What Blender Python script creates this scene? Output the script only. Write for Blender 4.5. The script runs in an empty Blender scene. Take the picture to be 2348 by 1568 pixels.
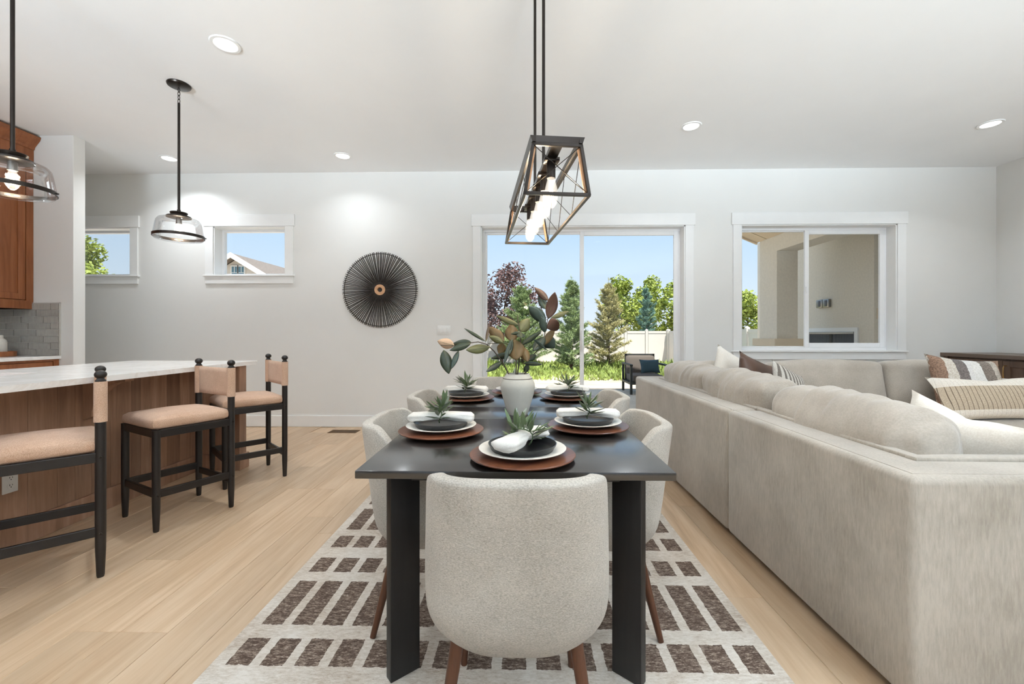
import bpy, bmesh, math, random
from mathutils import Vector, Matrix, noise
random.seed(7)
sc = bpy.context.scene
C = sc.collection
PI = math.pi

# ------------------------------------------------------------ camera
F_PX, CX, HY, CAM_H = 975.0, 1174.0, 766.0, 1.15
YAW = math.atan(21 / F_PX)
cam = bpy.data.cameras.new('camera'); cam_o = bpy.data.objects.new('camera', cam); C.objects.link(cam_o)
cam.sensor_fit = 'HORIZONTAL'; cam.sensor_width = 36.0
cam.lens = F_PX / 2348 * 36.0
cam.shift_y = -(784 - HY) / 2348
cam.clip_start = 0.05; cam.clip_end = 300
cam_o.location = (0, 0, CAM_H); cam_o.rotation_euler = (PI / 2, 0, YAW)
sc.camera = cam_o
CS, SN = math.cos(YAW), math.sin(YAW)
def ray(px, py):
    a = (px - CX) / F_PX; b = (HY - py) / F_PX
    return Vector((-SN + a * CS, CS + a * SN, b))
def at_y(px, py, y):                       # pixel -> point on the plane Y = y
    d = ray(px, py); t = y / d.y
    return Vector((d.x * t, y, CAM_H + d.z * t))

# ------------------------------------------------------------ view, sky, sun, added ceiling uplights
vs = sc.view_settings
vs.view_transform = 'Standard'; vs.look = 'None'; vs.gamma = 1.0; vs.use_curve_mapping = False
vs.exposure = 0.09
world = bpy.data.worlds.new('sky'); sc.world = world; world.use_nodes = True
wn = world.node_tree; wn.nodes.clear()
wo = wn.nodes.new('ShaderNodeOutputWorld'); wb = wn.nodes.new('ShaderNodeBackground')
wr = wn.nodes.new('ShaderNodeValToRGB'); wx = wn.nodes.new('ShaderNodeSeparateXYZ'); wt = wn.nodes.new('ShaderNodeTexCoord')
wn.links.new(wt.outputs['Generated'], wx.inputs[0]); wn.links.new(wx.outputs['Z'], wr.inputs[0])
wn.links.new(wr.outputs[0], wb.inputs[0]); wn.links.new(wb.outputs[0], wo.inputs[0])
cr = wr.color_ramp; cr.elements[0].position = 0.0; cr.elements[0].color = (0.80, 0.89, 0.97, 1)
cr.elements[1].position = 1.0; cr.elements[1].color = (0.42, 0.58, 0.82, 1)
e = cr.elements.new(0.12); e.color = (0.66, 0.82, 0.98, 1)
e = cr.elements.new(0.30); e.color = (0.46, 0.70, 0.97, 1)
wb.inputs[1].default_value = 1.0
sun = bpy.data.lights.new('sun', 'SUN'); sun.energy = 8.5; sun.angle = 0.009; sun.color = (1.0, 0.95, 0.86)
sun_o = bpy.data.objects.new('sun', sun); C.objects.link(sun_o); sun_o.location = (0, -10, 20)
sun_o.rotation_euler = Vector((-0.17, 0.36, -1.0)).to_track_quat('-Z', 'Y').to_euler()
def added_light(name, loc, rot, sx, sy, power, col=(0.745, 0.885, 1.0)):
    l = bpy.data.lights.new(name, 'AREA'); l.shape = 'RECTANGLE'; l.size = sx; l.size_y = sy; l.energy = power; l.color = col; l.spread = math.radians(54)
    o = bpy.data.objects.new(name, l); C.objects.link(o); o.location = loc; o.rotation_euler = rot
    return o
# added area lights outside the unseen windows, tilted up to brighten the ceiling
UP = math.radians(31)
added_light('added_uplight_rear', (-2.2, -5.0, 0.75), (PI / 2 + UP, 0, 0), 2.9, 2.0, 205)
added_light('added_uplight_rear', (2.6, -5.0, 0.75), (PI / 2 + UP, 0, 0), 2.9, 2.0, 275)
added_light('added_uplight_side', (6.35, -1.6, 0.75), (PI / 2 + UP, 0, PI / 2), 2.5, 2.0, 150)

# ------------------------------------------------------------ materials
def srgb(r, g, b):
    f = lambda v: (v / 255 / 12.92) if v / 255 <= 0.04045 else ((v / 255 + 0.055) / 1.055) ** 2.4
    return (f(r), f(g), f(b), 1.0)
class NT:
    def __init__(s, name):
        s.m = bpy.data.materials.new(name); s.m.use_nodes = True; s.t = s.m.node_tree
        s.b = s.t.nodes['Principled BSDF']; s.out = s.t.nodes['Material Output']
    def n(s, kind, **kw):
        nd = s.t.nodes.new('ShaderNode' + kind)
        for k, v in kw.items(): setattr(nd, k, v)
        return nd
    def put(s, sock, v):
        if hasattr(v, 'is_output'): s.t.links.new(v, sock)
        else: sock.default_value = v
    def math(s, op, a, b=0.0, c=None):
        nd = s.n('Math', operation=op); s.put(nd.inputs[0], a); s.put(nd.inputs[1], b)
        if c is not None: s.put(nd.inputs[2], c)
        return nd.outputs[0]
    def coords(s, scale=(1, 1, 1), rnd=False):
        tc = s.n('TexCoord'); mp = s.n('Mapping'); mp.inputs['Scale'].default_value = scale
        s.t.links.new(tc.outputs['Object'], mp.inputs[0])
        if rnd:
            oi = s.n('ObjectInfo'); k = s.n('VectorMath', operation='SCALE'); k.inputs[0].default_value = (37.0, 91.0, 53.0)
            s.t.links.new(oi.outputs['Random'], k.inputs['Scale']); s.t.links.new(k.outputs[0], mp.inputs['Location'])
        return mp.outputs[0]
    def noise(s, vec, scale, detail=4.0, rough=0.55, dist=0.0):
        nd = s.n('TexNoise'); s.put(nd.inputs['Vector'], vec); nd.inputs['Scale'].default_value = scale
        nd.inputs['Detail'].default_value = detail; nd.inputs['Roughness'].default_value = rough; nd.inputs['Distortion'].default_value = dist
        return nd.outputs[0]
    def ramp(s, fac, stops):
        nd = s.n('ValToRGB'); s.put(nd.inputs[0], fac); e = nd.color_ramp.elements
        while len(e) < len(stops): e.new(0.5)
        for el, (p, c) in zip(e, stops): el.position = p; el.color = c
        return nd.outputs[0]
    def mix(s, fac, a, b, blend='MIX'):
        nd = s.n('Mix', data_type='RGBA', blend_type=blend); s.put(nd.inputs[0], fac); s.put(nd.inputs[6], a); s.put(nd.inputs[7], b)
        return nd.outputs[2]
    def bump(s, h, strength=0.2, dist=0.01):
        nd = s.n('Bump'); s.put(nd.inputs['Height'], h); nd.inputs['Strength'].default_value = strength; nd.inputs['Distance'].default_value = dist
        s.t.links.new(nd.outputs[0], s.b.inputs['Normal'])
    def base(s, c): s.put(s.b.inputs['Base Color'], c)
    def rough(s, r): s.put(s.b.inputs['Roughness'], r)
def flat(name, rgb, rough=0.5, metal=0.0, var=0.04, scale=8, bump=0.0, spec=0.5):
    t = NT(name); v = t.coords(); c = srgb(*rgb)
    nz = t.noise(v, scale)
    lo = tuple(max(0, x * (1 - var)) for x in c[:3]) + (1,); hi = tuple(min(1, x * (1 + var)) for x in c[:3]) + (1,)
    t.base(t.ramp(nz, [(0.3, lo), (0.7, hi)])); t.rough(rough); t.b.inputs['Metallic'].default_value = metal
    t.b.inputs['Specular IOR Level'].default_value = spec
    if bump: t.bump(t.noise(v, scale * 12, 3), bump, 0.002)
    return t.m
def wood(name, rgbs, axis='Z', grain=18.0, rough=0.45, rnd=True, tone=0.25, bump=0.05, ring=1.0):
    """grain stretched along an axis; a tone of its own for every piece"""
    t = NT(name); sx = {'X': (0.07, 1, 1), 'Y': (1, 0.07, 1), 'Z': (1, 1, 0.07)}[axis]
    v = t.coords(tuple(q * 1.0 for q in sx), rnd)
    n1 = t.noise(v, grain, 6, 0.6, 1.2 * ring); n2 = t.noise(v, grain * 6, 3, 0.6)
    f = t.math('ADD', t.math('MULTIPLY', n1, 0.75), t.math('MULTIPLY', n2, 0.25))
    cs = [srgb(*c) for c in rgbs]
    col = t.ramp(f, [(0.28 + 0.44 * i / (len(cs) - 1), c) for i, c in enumerate(cs)])
    if rnd:
        oi = t.n('ObjectInfo'); k = t.math('ADD', t.math('MULTIPLY', oi.outputs['Random'], tone), 1.0 - tone / 2)
        hs = t.n('HueSaturation'); t.put(hs.inputs['Value'], k); t.put(hs.inputs['Color'], col); col = hs.outputs[0]
    t.base(col); t.rough(rough)
    if bump: t.bump(n2, bump, 0.002)
    return t.m
def fabric(name, rgb1, rgb2, scale=(1, 1, 1), weave=220, blotch=3.0, bump=0.25, rough=0.9, sheen=0.2, cont=0.5):
    t = NT(name); v = t.coords(scale)
    w = t.noise(v, weave, 3, 0.7); b = t.noise(t.coords(), blotch, 3, 0.6)
    f = t.math('ADD', t.math('MULTIPLY', w, 1 - cont), t.math('MULTIPLY', b, cont))
    t.base(t.ramp(f, [(0.36, srgb(*rgb1)), (0.64, srgb(*rgb2))])); t.rough(rough)
    t.b.inputs['Sheen Weight'].default_value = sheen; t.b.inputs['Specular IOR Level'].default_value = 0.2
    t.bump(w, bump, 0.003)
    return t.m
def emit(name, rgb, strength):
    t = NT(name); t.base(srgb(*rgb)); t.b.inputs['Emission Color'].default_value = srgb(*rgb); t.b.inputs['Emission Strength'].default_value = strength
    return t.m
def glass(name, tint=(1, 1, 1, 1), refl=1.0, rough=0.0):
    t = NT(name); t.t.nodes.remove(t.b)
    tr = t.n('BsdfTransparent'); tr.inputs[0].default_value = tint
    gl = t.n('BsdfGlossy'); gl.inputs['Roughness'].default_value = rough
    fr = t.n('Fresnel'); fr.inputs[0].default_value = 1.45
    mx = t.n('MixShader'); t.put(mx.inputs[0], t.math('MULTIPLY', fr.outputs[0], refl))
    t.t.links.new(tr.outputs[0], mx.inputs[1]); t.t.links.new(gl.outputs[0], mx.inputs[2]); t.t.links.new(mx.outputs[0], t.out.inputs[0])
    return t.m
M = {}
M['wall'] = flat('wall_paint', (232, 231, 228), 0.85, var=0.012, scale=2, bump=0.06)
M['taupe'] = flat('taupe_light_absorber', (120, 112, 104), 0.85, var=0.012, scale=2)  # dark tone for the unseen rear wall, chosen to absorb bounced light
M['ceil'] = flat('ceiling_paint', (246, 246, 246), 0.9, var=0.01, scale=2, bump=0.08)
M['trim'] = flat('white_trim_paint', (240, 240, 239), 0.45, var=0.01)
M['vinyl'] = flat('white_window_vinyl', (244, 244, 245), 0.35, var=0.01)
M['glass'] = glass('window_glass', (0.985, 0.99, 0.99, 1), 0.22)
M['lampglass'] = glass('clear_lamp_glass', (0.965, 0.97, 0.975, 1), 0.55)
t = NT('glowing_bulb'); t.t.nodes.remove(t.b); em = t.n('Emission'); em.inputs[0].default_value = (1, .93, .82, 1); em.inputs[1].default_value = 3.2
tr_ = t.n('BsdfTransparent'); mx_ = t.n('MixShader'); lw = t.n('LayerWeight'); lw.inputs[0].default_value = .35; t.put(mx_.inputs[0], t.math('ADD', t.math('MULTIPLY', t.math('SUBTRACT', 1.0, lw.outputs['Facing']), .12), .04))
t.t.links.new(tr_.outputs[0], mx_.inputs[1]); t.t.links.new(em.outputs[0], mx_.inputs[2]); t.t.links.new(mx_.outputs[0], t.out.inputs[0]); M['bulbglass'] = t.m
M['black'] = wood('black_stained_wood', [(26, 24, 24), (40, 37, 36)], 'Y', 30, 0.26, False, bump=0.05)
_b = M['black'].node_tree.nodes['Principled BSDF']; _b.inputs['Specular IOR Level'].default_value = .8; _b.inputs['Coat Weight'].default_value = .45; _b.inputs['Coat IOR'].default_value = 1.6; _b.inputs['Coat Roughness'].default_value = .14
M['stool'] = flat('espresso_lacquer', (30, 25, 23), 0.42, var=0.1, scale=14)
M['bronze'] = flat('dark_bronze_metal', (48, 42, 38), 0.28, 0.75, var=0.08)
M['blackleg'] = wood('black_leg_wood', [(22, 20, 20), (34, 31, 30)], 'Z', 30, 0.5, False, bump=0.05)
M['steel'] = flat('brushed_steel', (150, 148, 145), 0.3, 0.9)
M['brass'] = flat('brushed_brass', (190, 150, 95), 0.3, 0.9)
M['plastic'] = flat('white_plastic', (240, 240, 238), 0.35, var=0.01)
M['dark'] = flat('dark_slot', (20, 20, 20), 0.6)
M['floor'] = wood('oak_plank', [(176, 146, 116), (196, 166, 134), (208, 181, 151), (214, 189, 160)], 'Y', 9, 0.42, True, 0.20, 0.04, 1.6)
M['walnut'] = wood('island_walnut', [(122, 92, 74), (156, 121, 98), (180, 146, 122)], 'Z', 12, 0.5, True, 0.46, 0.05, 0.8)
M['cabwood'] = wood('cabinet_alder', [(122, 70, 38), (150, 90, 52), (164, 104, 64)], 'Z', 16, 0.42, True, 0.08, 0.04)
M['cabwood2'] = wood('storage_brown_wood', [(74, 54, 42), (98, 74, 58), (112, 88, 72)], 'Z', 14, 0.5, True, 0.1, 0.05)
M['cabtop'] = wood('storage_top_wood', [(84, 68, 56), (110, 92, 78)], 'Y', 14, 0.35, False)
M['chairleg'] = wood('walnut_leg', [(72, 42, 28), (104, 64, 42)], 'Z', 30, 0.4, False)
M['charger'] = wood('acacia_charger', [(62, 34, 24), (98, 56, 38), (132, 78, 50)], 'X', 10, 0.28, True, 0.2, 0.03, 2.0)
M['quartz'] = None
t = NT('white_quartz'); v = t.coords(); vein = t.noise(v, 1.6, 8, 0.6, 2.5)
t.base(t.ramp(vein, [(0.45, srgb(249, 248, 246)), (0.5, srgb(240, 237, 233)), (0.55, srgb(250, 249, 247))])); t.rough(0.18); M['quartz'] = t.m
M['sink'] = flat('beige_composite', (206, 198, 186), 0.4)
M['chair'] = fabric('oatmeal_linen', (150, 143, 133), (206, 199, 189), (1, 1, 2.6), 200, 4, 0.5, cont=0.3)
M['stoolfab'] = fabric('blush_boucle', (186, 148, 122), (222, 190, 166), (1, 1, 1), 260, 8, 0.5, cont=0.3)
M['sofa'] = fabric('greige_velvet', (156, 147, 135), (188, 179, 167), (2.2, 2.2, 0.35), 60, 3.2, 0.18, sheen=0.35, cont=0.55)
M['sofacush'] = fabric('greige_cushion', (164, 154, 142), (192, 183, 171), (1, 1, 1), 120, 3.0, 0.2, sheen=0.35, cont=0.6)
M['offwhite'] = fabric('off_white_cotton', (222, 214, 202), (244, 239, 230), (1, 1, 1), 160, 4, 0.25)
M['napkin'] = fabric('white_napkin_linen', (226, 222, 214), (246, 243, 238), (1, 1, 1), 300, 10, 0.25)
M['leather'] = flat('brown_leather', (88, 62, 48), 0.38, var=0.2, scale=6)
M['stone'] = flat('cream_stoneware', (222, 217, 208), 0.42, var=0.05, scale=60)
M['blackplate'] = flat('black_stoneware', (34, 34, 35), 0.28, var=0.1)
M['vase'] = flat('matte_clay', (196, 192, 182), 0.75, var=0.08, scale=10, bump=0.3)
M['twig'] = flat('twig_brown', (74, 62, 50), 0.7, var=0.2, scale=30)
M['stick'] = flat('dark_reed', (42, 34, 28), 0.6, var=0.25, scale=20)
M['hubwood'] = wood('light_hub_wood', [(190, 140, 100), (214, 170, 130)], 'X', 20, 0.5, False)
M['tile'] = None
t = NT('grey_tile'); v = t.coords(rnd=True); oi = t.n('ObjectInfo'); nz = t.noise(v, 14, 3)
col = t.ramp(nz, [(0.3, srgb(158, 153, 146)), (0.7, srgb(176, 171, 164))]); hs = t.n('HueSaturation')
t.put(hs.inputs['Value'], t.math('ADD', t.math('MULTIPLY', oi.outputs['Random'], 0.14), 0.93)); t.put(hs.inputs['Color'], col)
t.base(hs.outputs[0]); t.rough(0.25); M['tile'] = t.m
M['grout'] = flat('light_grout', (206, 202, 196), 0.9)
M['lens'] = emit('lamp_lens', (255, 252, 246), 4.0)
M['filament'] = emit('warm_filament', (255, 222, 170), 26.0)
M['green'] = flat('sage_leaf', (104, 122, 86), 0.6, var=0.3, scale=40)
M['green2'] = flat('silver_leaf', (150, 156, 142), 0.6, var=0.2, scale=40)
M['leaf_dark'] = flat('magnolia_dark_green', (52, 62, 46), 0.4, var=0.25, scale=20)
M['leaf_teal'] = flat('magnolia_teal_green', (58, 72, 64), 0.35, var=0.25, scale=20)
M['leaf_olive'] = flat('magnolia_olive', (98, 98, 60), 0.5, var=0.2, scale=20)
M['leaf_gold'] = flat('magnolia_golden_brown', (104, 82, 46), 0.55, var=0.2, scale=20)
M['leaf_brown'] = flat('magnolia_red_brown', (84, 60, 50), 0.5, var=0.2, scale=20)
M['leaf_beige'] = flat('magnolia_dry_beige', (206, 172, 142), 0.6, var=0.15, scale=20)
# outdoors
M['dirt'] = flat('pale_sandy_dirt', (188, 174, 154), 0.95, var=0.22, scale=1.5, bump=0.4)
M['concrete'] = flat('patio_concrete', (204, 194, 180), 0.9, var=0.08, scale=4, bump=0.2)
M['gravel'] = flat('dark_gravel', (110, 104, 98), 0.95, var=0.5, scale=40, bump=0.8)
M['fence'] = flat('white_vinyl_fence', (214, 210, 204), 0.5, var=0.02)
M['stucco'] = flat('tan_stucco', (226, 218, 204), 0.95, var=0.05, scale=30, bump=0.5)
M['soffit'] = flat('cream_soffit', (226, 208, 182), 0.8, var=0.03)
M['siding'] = flat('pale_siding', (222, 216, 210), 0.8, var=0.03)
M['shingle'] = flat('grey_shingle', (120, 112, 106), 0.9, var=0.2, scale=12)
M['weed'] = flat('weed_green', (146, 164, 84), 0.7, var=0.45, scale=2.2)
M['pine'] = flat('pine_needles', (150, 168, 118), 0.8, var=0.35, scale=2)
M['pinedry'] = flat('dry_pine_needles', (186, 180, 132), 0.8, var=0.35, scale=2)
M['bluepine'] = flat('blue_spruce_needles', (128, 160, 146), 0.8, var=0.3, scale=2)
M['broad'] = flat('broad_leaf_green', (150, 164, 72), 0.6, var=0.5, scale=1.6)
M['purple'] = flat('purple_plum_leaf', (110, 84, 82), 0.6, var=0.4, scale=2)
M['bark'] = flat('bark_brown', (96, 76, 62), 0.9, var=0.3, scale=20)
M['outmetal'] = flat('dark_outdoor_metal', (52, 56, 58), 0.5, 0.2)
M['outcush'] = flat('grey_outdoor_cushion', (104, 97, 92), 0.9, var=0.05, scale=60)
M['firebox'] = flat('dark_firebox', (92, 95, 102), 0.6, 0.1)

# ------------------------------------------------------------ mesh builders
def empty(name, loc=(0, 0, 0), rz=0.0):
    o = bpy.data.objects.new(name, None); C.objects.link(o); o.location = loc; o.rotation_euler = (0, 0, rz); o.empty_display_size = 0.1
    return o
def tag(o, label=None, cat=None, group=None, kind=None):
    if label: o['label'] = label
    if cat: o['category'] = cat
    if group: o['group'] = group
    if kind: o['kind'] = kind
    return o
def copy_tree(o, parent=None):
    c = o.copy(); C.objects.link(c); c.parent = parent
    for ch in list(o.children): copy_tree(ch, c)
    return c
class MB:
    def __init__(s): s.bm = bmesh.new()
    def _xf(s, vs, m):
        if m is not None:
            for v in vs: v.co = m @ v.co
    def box(s, c, d, bevel=0.0, seg=2, m=None):
        vs = bmesh.ops.create_cube(s.bm, size=1.0)['verts']
        for v in vs: v.co = Vector((v.co.x * d[0], v.co.y * d[1], v.co.z * d[2]))
        if bevel > 0:
            es = list({e for v in vs for e in v.link_edges})
            r = bmesh.ops.bevel(s.bm, geom=es, offset=min(bevel, min(d) * 0.49), offset_type='OFFSET', segments=seg, profile=0.5, affect='EDGES')
            vs = list({v for f in r['faces'] for v in f.verts} | {v for v in vs if v.is_valid})
        for v in vs: v.co += Vector(c)
        s._xf(vs, m); return s
    def bx(s, x0, x1, y0, y1, z0, z1, bevel=0.0, seg=2, m=None):
        return s.box(((x0 + x1) / 2, (y0 + y1) / 2, (z0 + z1) / 2), (abs(x1 - x0), abs(y1 - y0), abs(z1 - z0)), bevel, seg, m)
    def cyl(s, p0, p1, r0, r1=None, seg=16, caps=True):
        r1 = r0 if r1 is None else r1; p0 = Vector(p0); p1 = Vector(p1); d = p1 - p0
        q = d.to_track_quat('Z', 'Y').to_matrix()
        a = [s.bm.verts.new(p0 + q @ Vector((r0 * math.cos(2 * PI * i / seg), r0 * math.sin(2 * PI * i / seg), 0))) for i in range(seg)]
        b = [s.bm.verts.new(p1 + q @ Vector((r1 * math.cos(2 * PI * i / seg), r1 * math.sin(2 * PI * i / seg), 0))) for i in range(seg)]
        for i in range(seg): s.bm.faces.new((a[i], a[(i + 1) % seg], b[(i + 1) % seg], b[i]))
        if caps: s.bm.faces.new(a[::-1]); s.bm.faces.new(b)
        return s
    def lathe(s, prof, c=(0, 0, 0), seg=32, m=None, close=False):
        rows = []; c = Vector(c)
        for r, z in prof:
            if r < 1e-5: rows.append([s.bm.verts.new(c + Vector((0, 0, z)))])
            else: rows.append([s.bm.verts.new(c + Vector((r * math.cos(2 * PI * i / seg), r * math.sin(2 * PI * i / seg), z))) for i in range(seg)])
        prs = list(zip(rows, rows[1:]))
        if close: prs.append((rows[-1], rows[0]))
        for a, b in prs:
            for i in range(seg):
                j = (i + 1) % seg
                if len(a) == 1 and len(b) == 1: continue
                if len(a) == 1: s.bm.faces.new((a[0], b[j], b[i]))
                elif len(b) == 1: s.bm.faces.new((a[i], a[j], b[0]))
                else: s.bm.faces.new((a[i], a[j], b[j], b[i]))
        s._xf([v for r in rows for v in r], m); return s
    def tube(s, pts, r, seg=8, closed=False):
        pts = [Vector(p) for p in pts]; n = len(pts); rows = []
        rr = r if isinstance(r, (list, tuple)) else [r] * n
        up = Vector((0.13, 0.21, 1)).normalized()
        for i, p in enumerate(pts):
            t = (pts[(i + 1) % n] - pts[i - 1]) if closed else (pts[min(i + 1, n - 1)] - pts[max(i - 1, 0)])
            t.normalize(); a = t.cross(up)
            if a.length < 1e-3: a = t.cross(Vector((1, 0, 0)))
            a.normalize(); b = t.cross(a)
            rows.append([s.bm.verts.new(p + (a * math.cos(2 * PI * k / seg) + b * math.sin(2 * PI * k / seg)) * rr[i]) for k in range(seg)])
        prs = list(zip(rows, rows[1:])) + ([(rows[-1], rows[0])] if closed else [])
        for a, b in prs:
            for k in range(seg): s.bm.faces.new((a[k], a[(k + 1) % seg], b[(k + 1) % seg], b[k]))
        if not closed: s.bm.faces.new(rows[0][::-1]); s.bm.faces.new(rows[-1])
        return s
    def prism(s, poly, axis, a, b):
        """extrude a 2-D polygon: axis 'y' -> poly in (x,z); 'x' -> (y,z); 'z' -> (x,y)"""
        f = {'y': lambda p, k: (p[0], k, p[1]), 'x': lambda p, k: (k, p[0], p[1]), 'z': lambda p, k: (p[0], p[1], k)}[axis]
        A = [s.bm.verts.new(f(p, a)) for p in poly]; B = [s.bm.verts.new(f(p, b)) for p in poly]; n = len(poly)
        s.bm.faces.new(A); s.bm.faces.new(B[::-1])
        for i in range(n): s.bm.faces.new((A[i], B[i], B[(i + 1) % n], A[(i + 1) % n]))
        return s
    def lshape(s, poly, z0, z1, bevel, seg=4):
        n0 = set(s.bm.verts); e0 = set(s.bm.edges); s.prism(poly, 'z', z0, z1)
        es = [e for e in s.bm.edges if e not in e0]
        bmesh.ops.bevel(s.bm, geom=es, offset=bevel, offset_type='OFFSET', segments=seg, profile=0.5, affect='EDGES'); return s
    def grid(s, fn, nu, nv, closed_u=False):
        rows = [[s.bm.verts.new(fn(i / nu, j / nv)) for i in range(nu + (0 if closed_u else 1))] for j in range(nv + 1)]
        w = len(rows[0])
        for j in range(nv):
            for i in range(nu):
                k = (i + 1) % w
                s.bm.faces.new((rows[j][i], rows[j][k], rows[j + 1][k], rows[j + 1][i]))
        return s
    def soft(s, c, d, r, n=10, puff=(0, 0, 0), wrinkle=0.0, ws=9.0, seed=0.0, m=None):
        """rounded soft box: clamp a subdivided cube to an inner box and round it, then puff the faces"""
        if not isinstance(ws, (tuple, list)): ws = (ws, ws, ws)
        b2 = bmesh.new(); bmesh.ops.create_cube(b2, size=2.0)
        bmesh.ops.subdivide_edges(b2, edges=b2.edges[:], cuts=n, use_grid_fill=True)
        h = Vector(d) / 2; mp = {}
        for v in b2.verts:
            p = Vector((v.co.x * h.x, v.co.y * h.y, v.co.z * h.z))
            inn = Vector([max(-(h[i] - r), min(h[i] - r, p[i])) for i in range(3)])
            nn = p - inn
            q = inn + nn.normalized() * r if nn.length > 1e-6 else p
            u = Vector((q.x / h.x, q.y / h.y, q.z / h.z))
            bx_, by_, bz_ = (1 - u.x ** 2), (1 - u.y ** 2), (1 - u.z ** 2)
            q += Vector((u.x * puff[0] * by_ * bz_, u.y * puff[1] * bx_ * bz_, u.z * puff[2] * bx_ * by_))
            if wrinkle:
                nd = q.normalized(); q += nd * wrinkle * (.35 - 1.1 * abs(noise.noise(Vector((q.x * ws[0] * .7 + seed + 5, q.y * ws[1] * .7, q.z * ws[2] * .7)))) + noise.noise(Vector((q.x * ws[0] + seed, q.y * ws[1], q.z * ws[2]))) + .5 * noise.noise(Vector((q.x * ws[0] * 2.3 + seed, q.y * ws[1] * 2.3, q.z * ws[2] * 2.3))))
            q += Vector(c)
            if m is not None: q = m @ q
            mp[v] = s.bm.verts.new(q)
        for f in b2.faces: s.bm.faces.new([mp[v] for v in f.verts])
        b2.free(); return s
    def build(s, name, mat, parent=None, smooth=True, angle=40, loc=None):
        bmesh.ops.recalc_face_normals(s.bm, faces=s.bm.faces[:])
        me = bpy.data.meshes.new(name); s.bm.to_mesh(me); s.bm.free()
        for m in (mat if isinstance(mat, (list, tuple)) else [mat]): me.materials.append(m)
        if smooth:
            for p in me.polygons: p.use_smooth = True
            try: me.set_sharp_from_angle(angle=math.radians(angle))
            except Exception: pass
        o = bpy.data.objects.new(name, me); C.objects.link(o); o.parent = parent
        if loc is not None: o.location = loc
        return o
def inst(o, name, parent, loc=(0, 0, 0), rot=(0, 0, 0), scale=(1, 1, 1)):
    c = bpy.data.objects.new(name, o.data); C.objects.link(c); c.parent = parent; c.location = loc; c.rotation_euler = rot; c.scale = scale
    return c
def struct(o): o['kind'] = 'structure'; return o

# ------------------------------------------------------------ room shell
YB, XR, XL, HC = 5.235, 5.707, -5.27, 3.16       # back wall face, right wall, kitchen wall, ceiling
YF, XLL, WT = -4.3, -6.4, 0.20
floor = struct(MB().bx(XLL - .2, XR + .2, YF - .2, YB + WT, -0.12, -0.006).build('floor', M['floor'], None, False))
PW, PL = 0.186, 1.52
plank = MB().bx(-PW / 2 + .0006, PW / 2 - .0006, -PL / 2 + .0006, PL / 2 - .0006, -0.006, 0.0, 0.0012, 1).build('plank', M['floor'], floor, False)
first = True
offs = [0.0, 0.55, 1.08, 0.3, 0.82, 1.3]
nrow = int((XR - XL) / PW)
for i in range(nrow + 1):
    x = XR - PW / 2 - i * PW
    if x < -5.15: break
    y = 0.15 - offs[(i * 5 + i // 3) % 6]
    while y + PL / 2 < YB + .75:
        a, b = max(y - PL / 2, -1.0), min(y + PL / 2, YB)
        if b - a > 0.12 and b > 0.2:
            if first: o = plank; first = False
            else: o = inst(plank, 'plank', floor)
            o.location = (x, (a + b) / 2, 0); o.scale = (1, (b - a) / PL, 1)
        y += PL
struct(MB().bx(XLL - .2, XR + .2, YF - .2, YB + WT, HC, HC + .15).build('ceiling', M['ceil'], None, False))
def wall_y(name, y0, y1, x0, x1, holes, mat):
    """wall in a Y slab with rectangular holes (xa, xb, za, zb)"""
    m = MB(); hs = sorted(holes); x = x0
    for xa, xb, za, zb in hs:
        if xa > x: m.bx(x, xa, y0, y1, -.006, HC)
        if za > 0: m.bx(xa, xb, y0, y1, -.006, za)
        m.bx(xa, xb, y0, y1, zb, HC); x = xb
    m.bx(x, x1, y0, y1, -.006, HC)
    return struct(m.build(name, mat, None, False))
WA = (-5.81, -4.90, 1.884, 2.488); WBn = (-3.843, -2.933, 1.884, 2.493); DR = (-0.495, 2.001, 0.0, 2.478); WC = (2.675, 4.535, 0.948, 2.48)
wall_y('wall_back', YB, YB + WT, XLL - .2, XR + .2, [WA, WBn, DR, WC], M['wall'])
RW1 = (-3.7, -0.7, 0.4, 2.6); RW2 = (1.1, 4.1, 0.4, 2.6)
wall_y('wall_front', YF - WT, YF, XLL - .2, XR + .2, [RW1, RW2], M['taupe'])
struct(MB().bx(XR, XR + .2, YF, -2.9, -.006, HC).bx(XR, XR + .2, -.3, YB, -.006, HC).bx(XR, XR + .2, -2.9, -.3, -.006, .4).bx(XR, XR + .2, -2.9, -.3, 2.6, HC).build('wall_right', M['wall'], None, False))
wr_ = struct(MB().bx(XR + .11, XR + .16, -2.9, -.3, 2.55, 2.6).bx(XR + .11, XR + .16, -2.9, -.3, .4, .45).bx(XR + .11, XR + .16, -2.9, -2.85, .45, 2.55).bx(XR + .11, XR + .16, -.35, -.3, .45, 2.55).bx(XR + .11, XR + .16, -1.63, -1.57, .45, 2.55).build('window_6', M['vinyl'], None, False))  # unseen side window, made up to let the added uplight in
MB().bx(XR + .13, XR + .136, -2.85, -.35, .45, 2.55).build('pane', M['glass'], wr_, False)
struct(MB().bx(XL - .12, XL, YF, 4.32, -.006, HC).bx(XLL - .2, XLL, 4.32, YB, -.006, HC).bx(XLL - .2, XL - .12, 4.2, 4.32, -.006, HC).build('wall_left', M['wall'], None, False))
XW = -4.525
struct(MB().bx(XL, XW, 4.2, 4.32, -.006, HC, 0.004).build('wall_kitchen', M['wall'], None, False))
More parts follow.
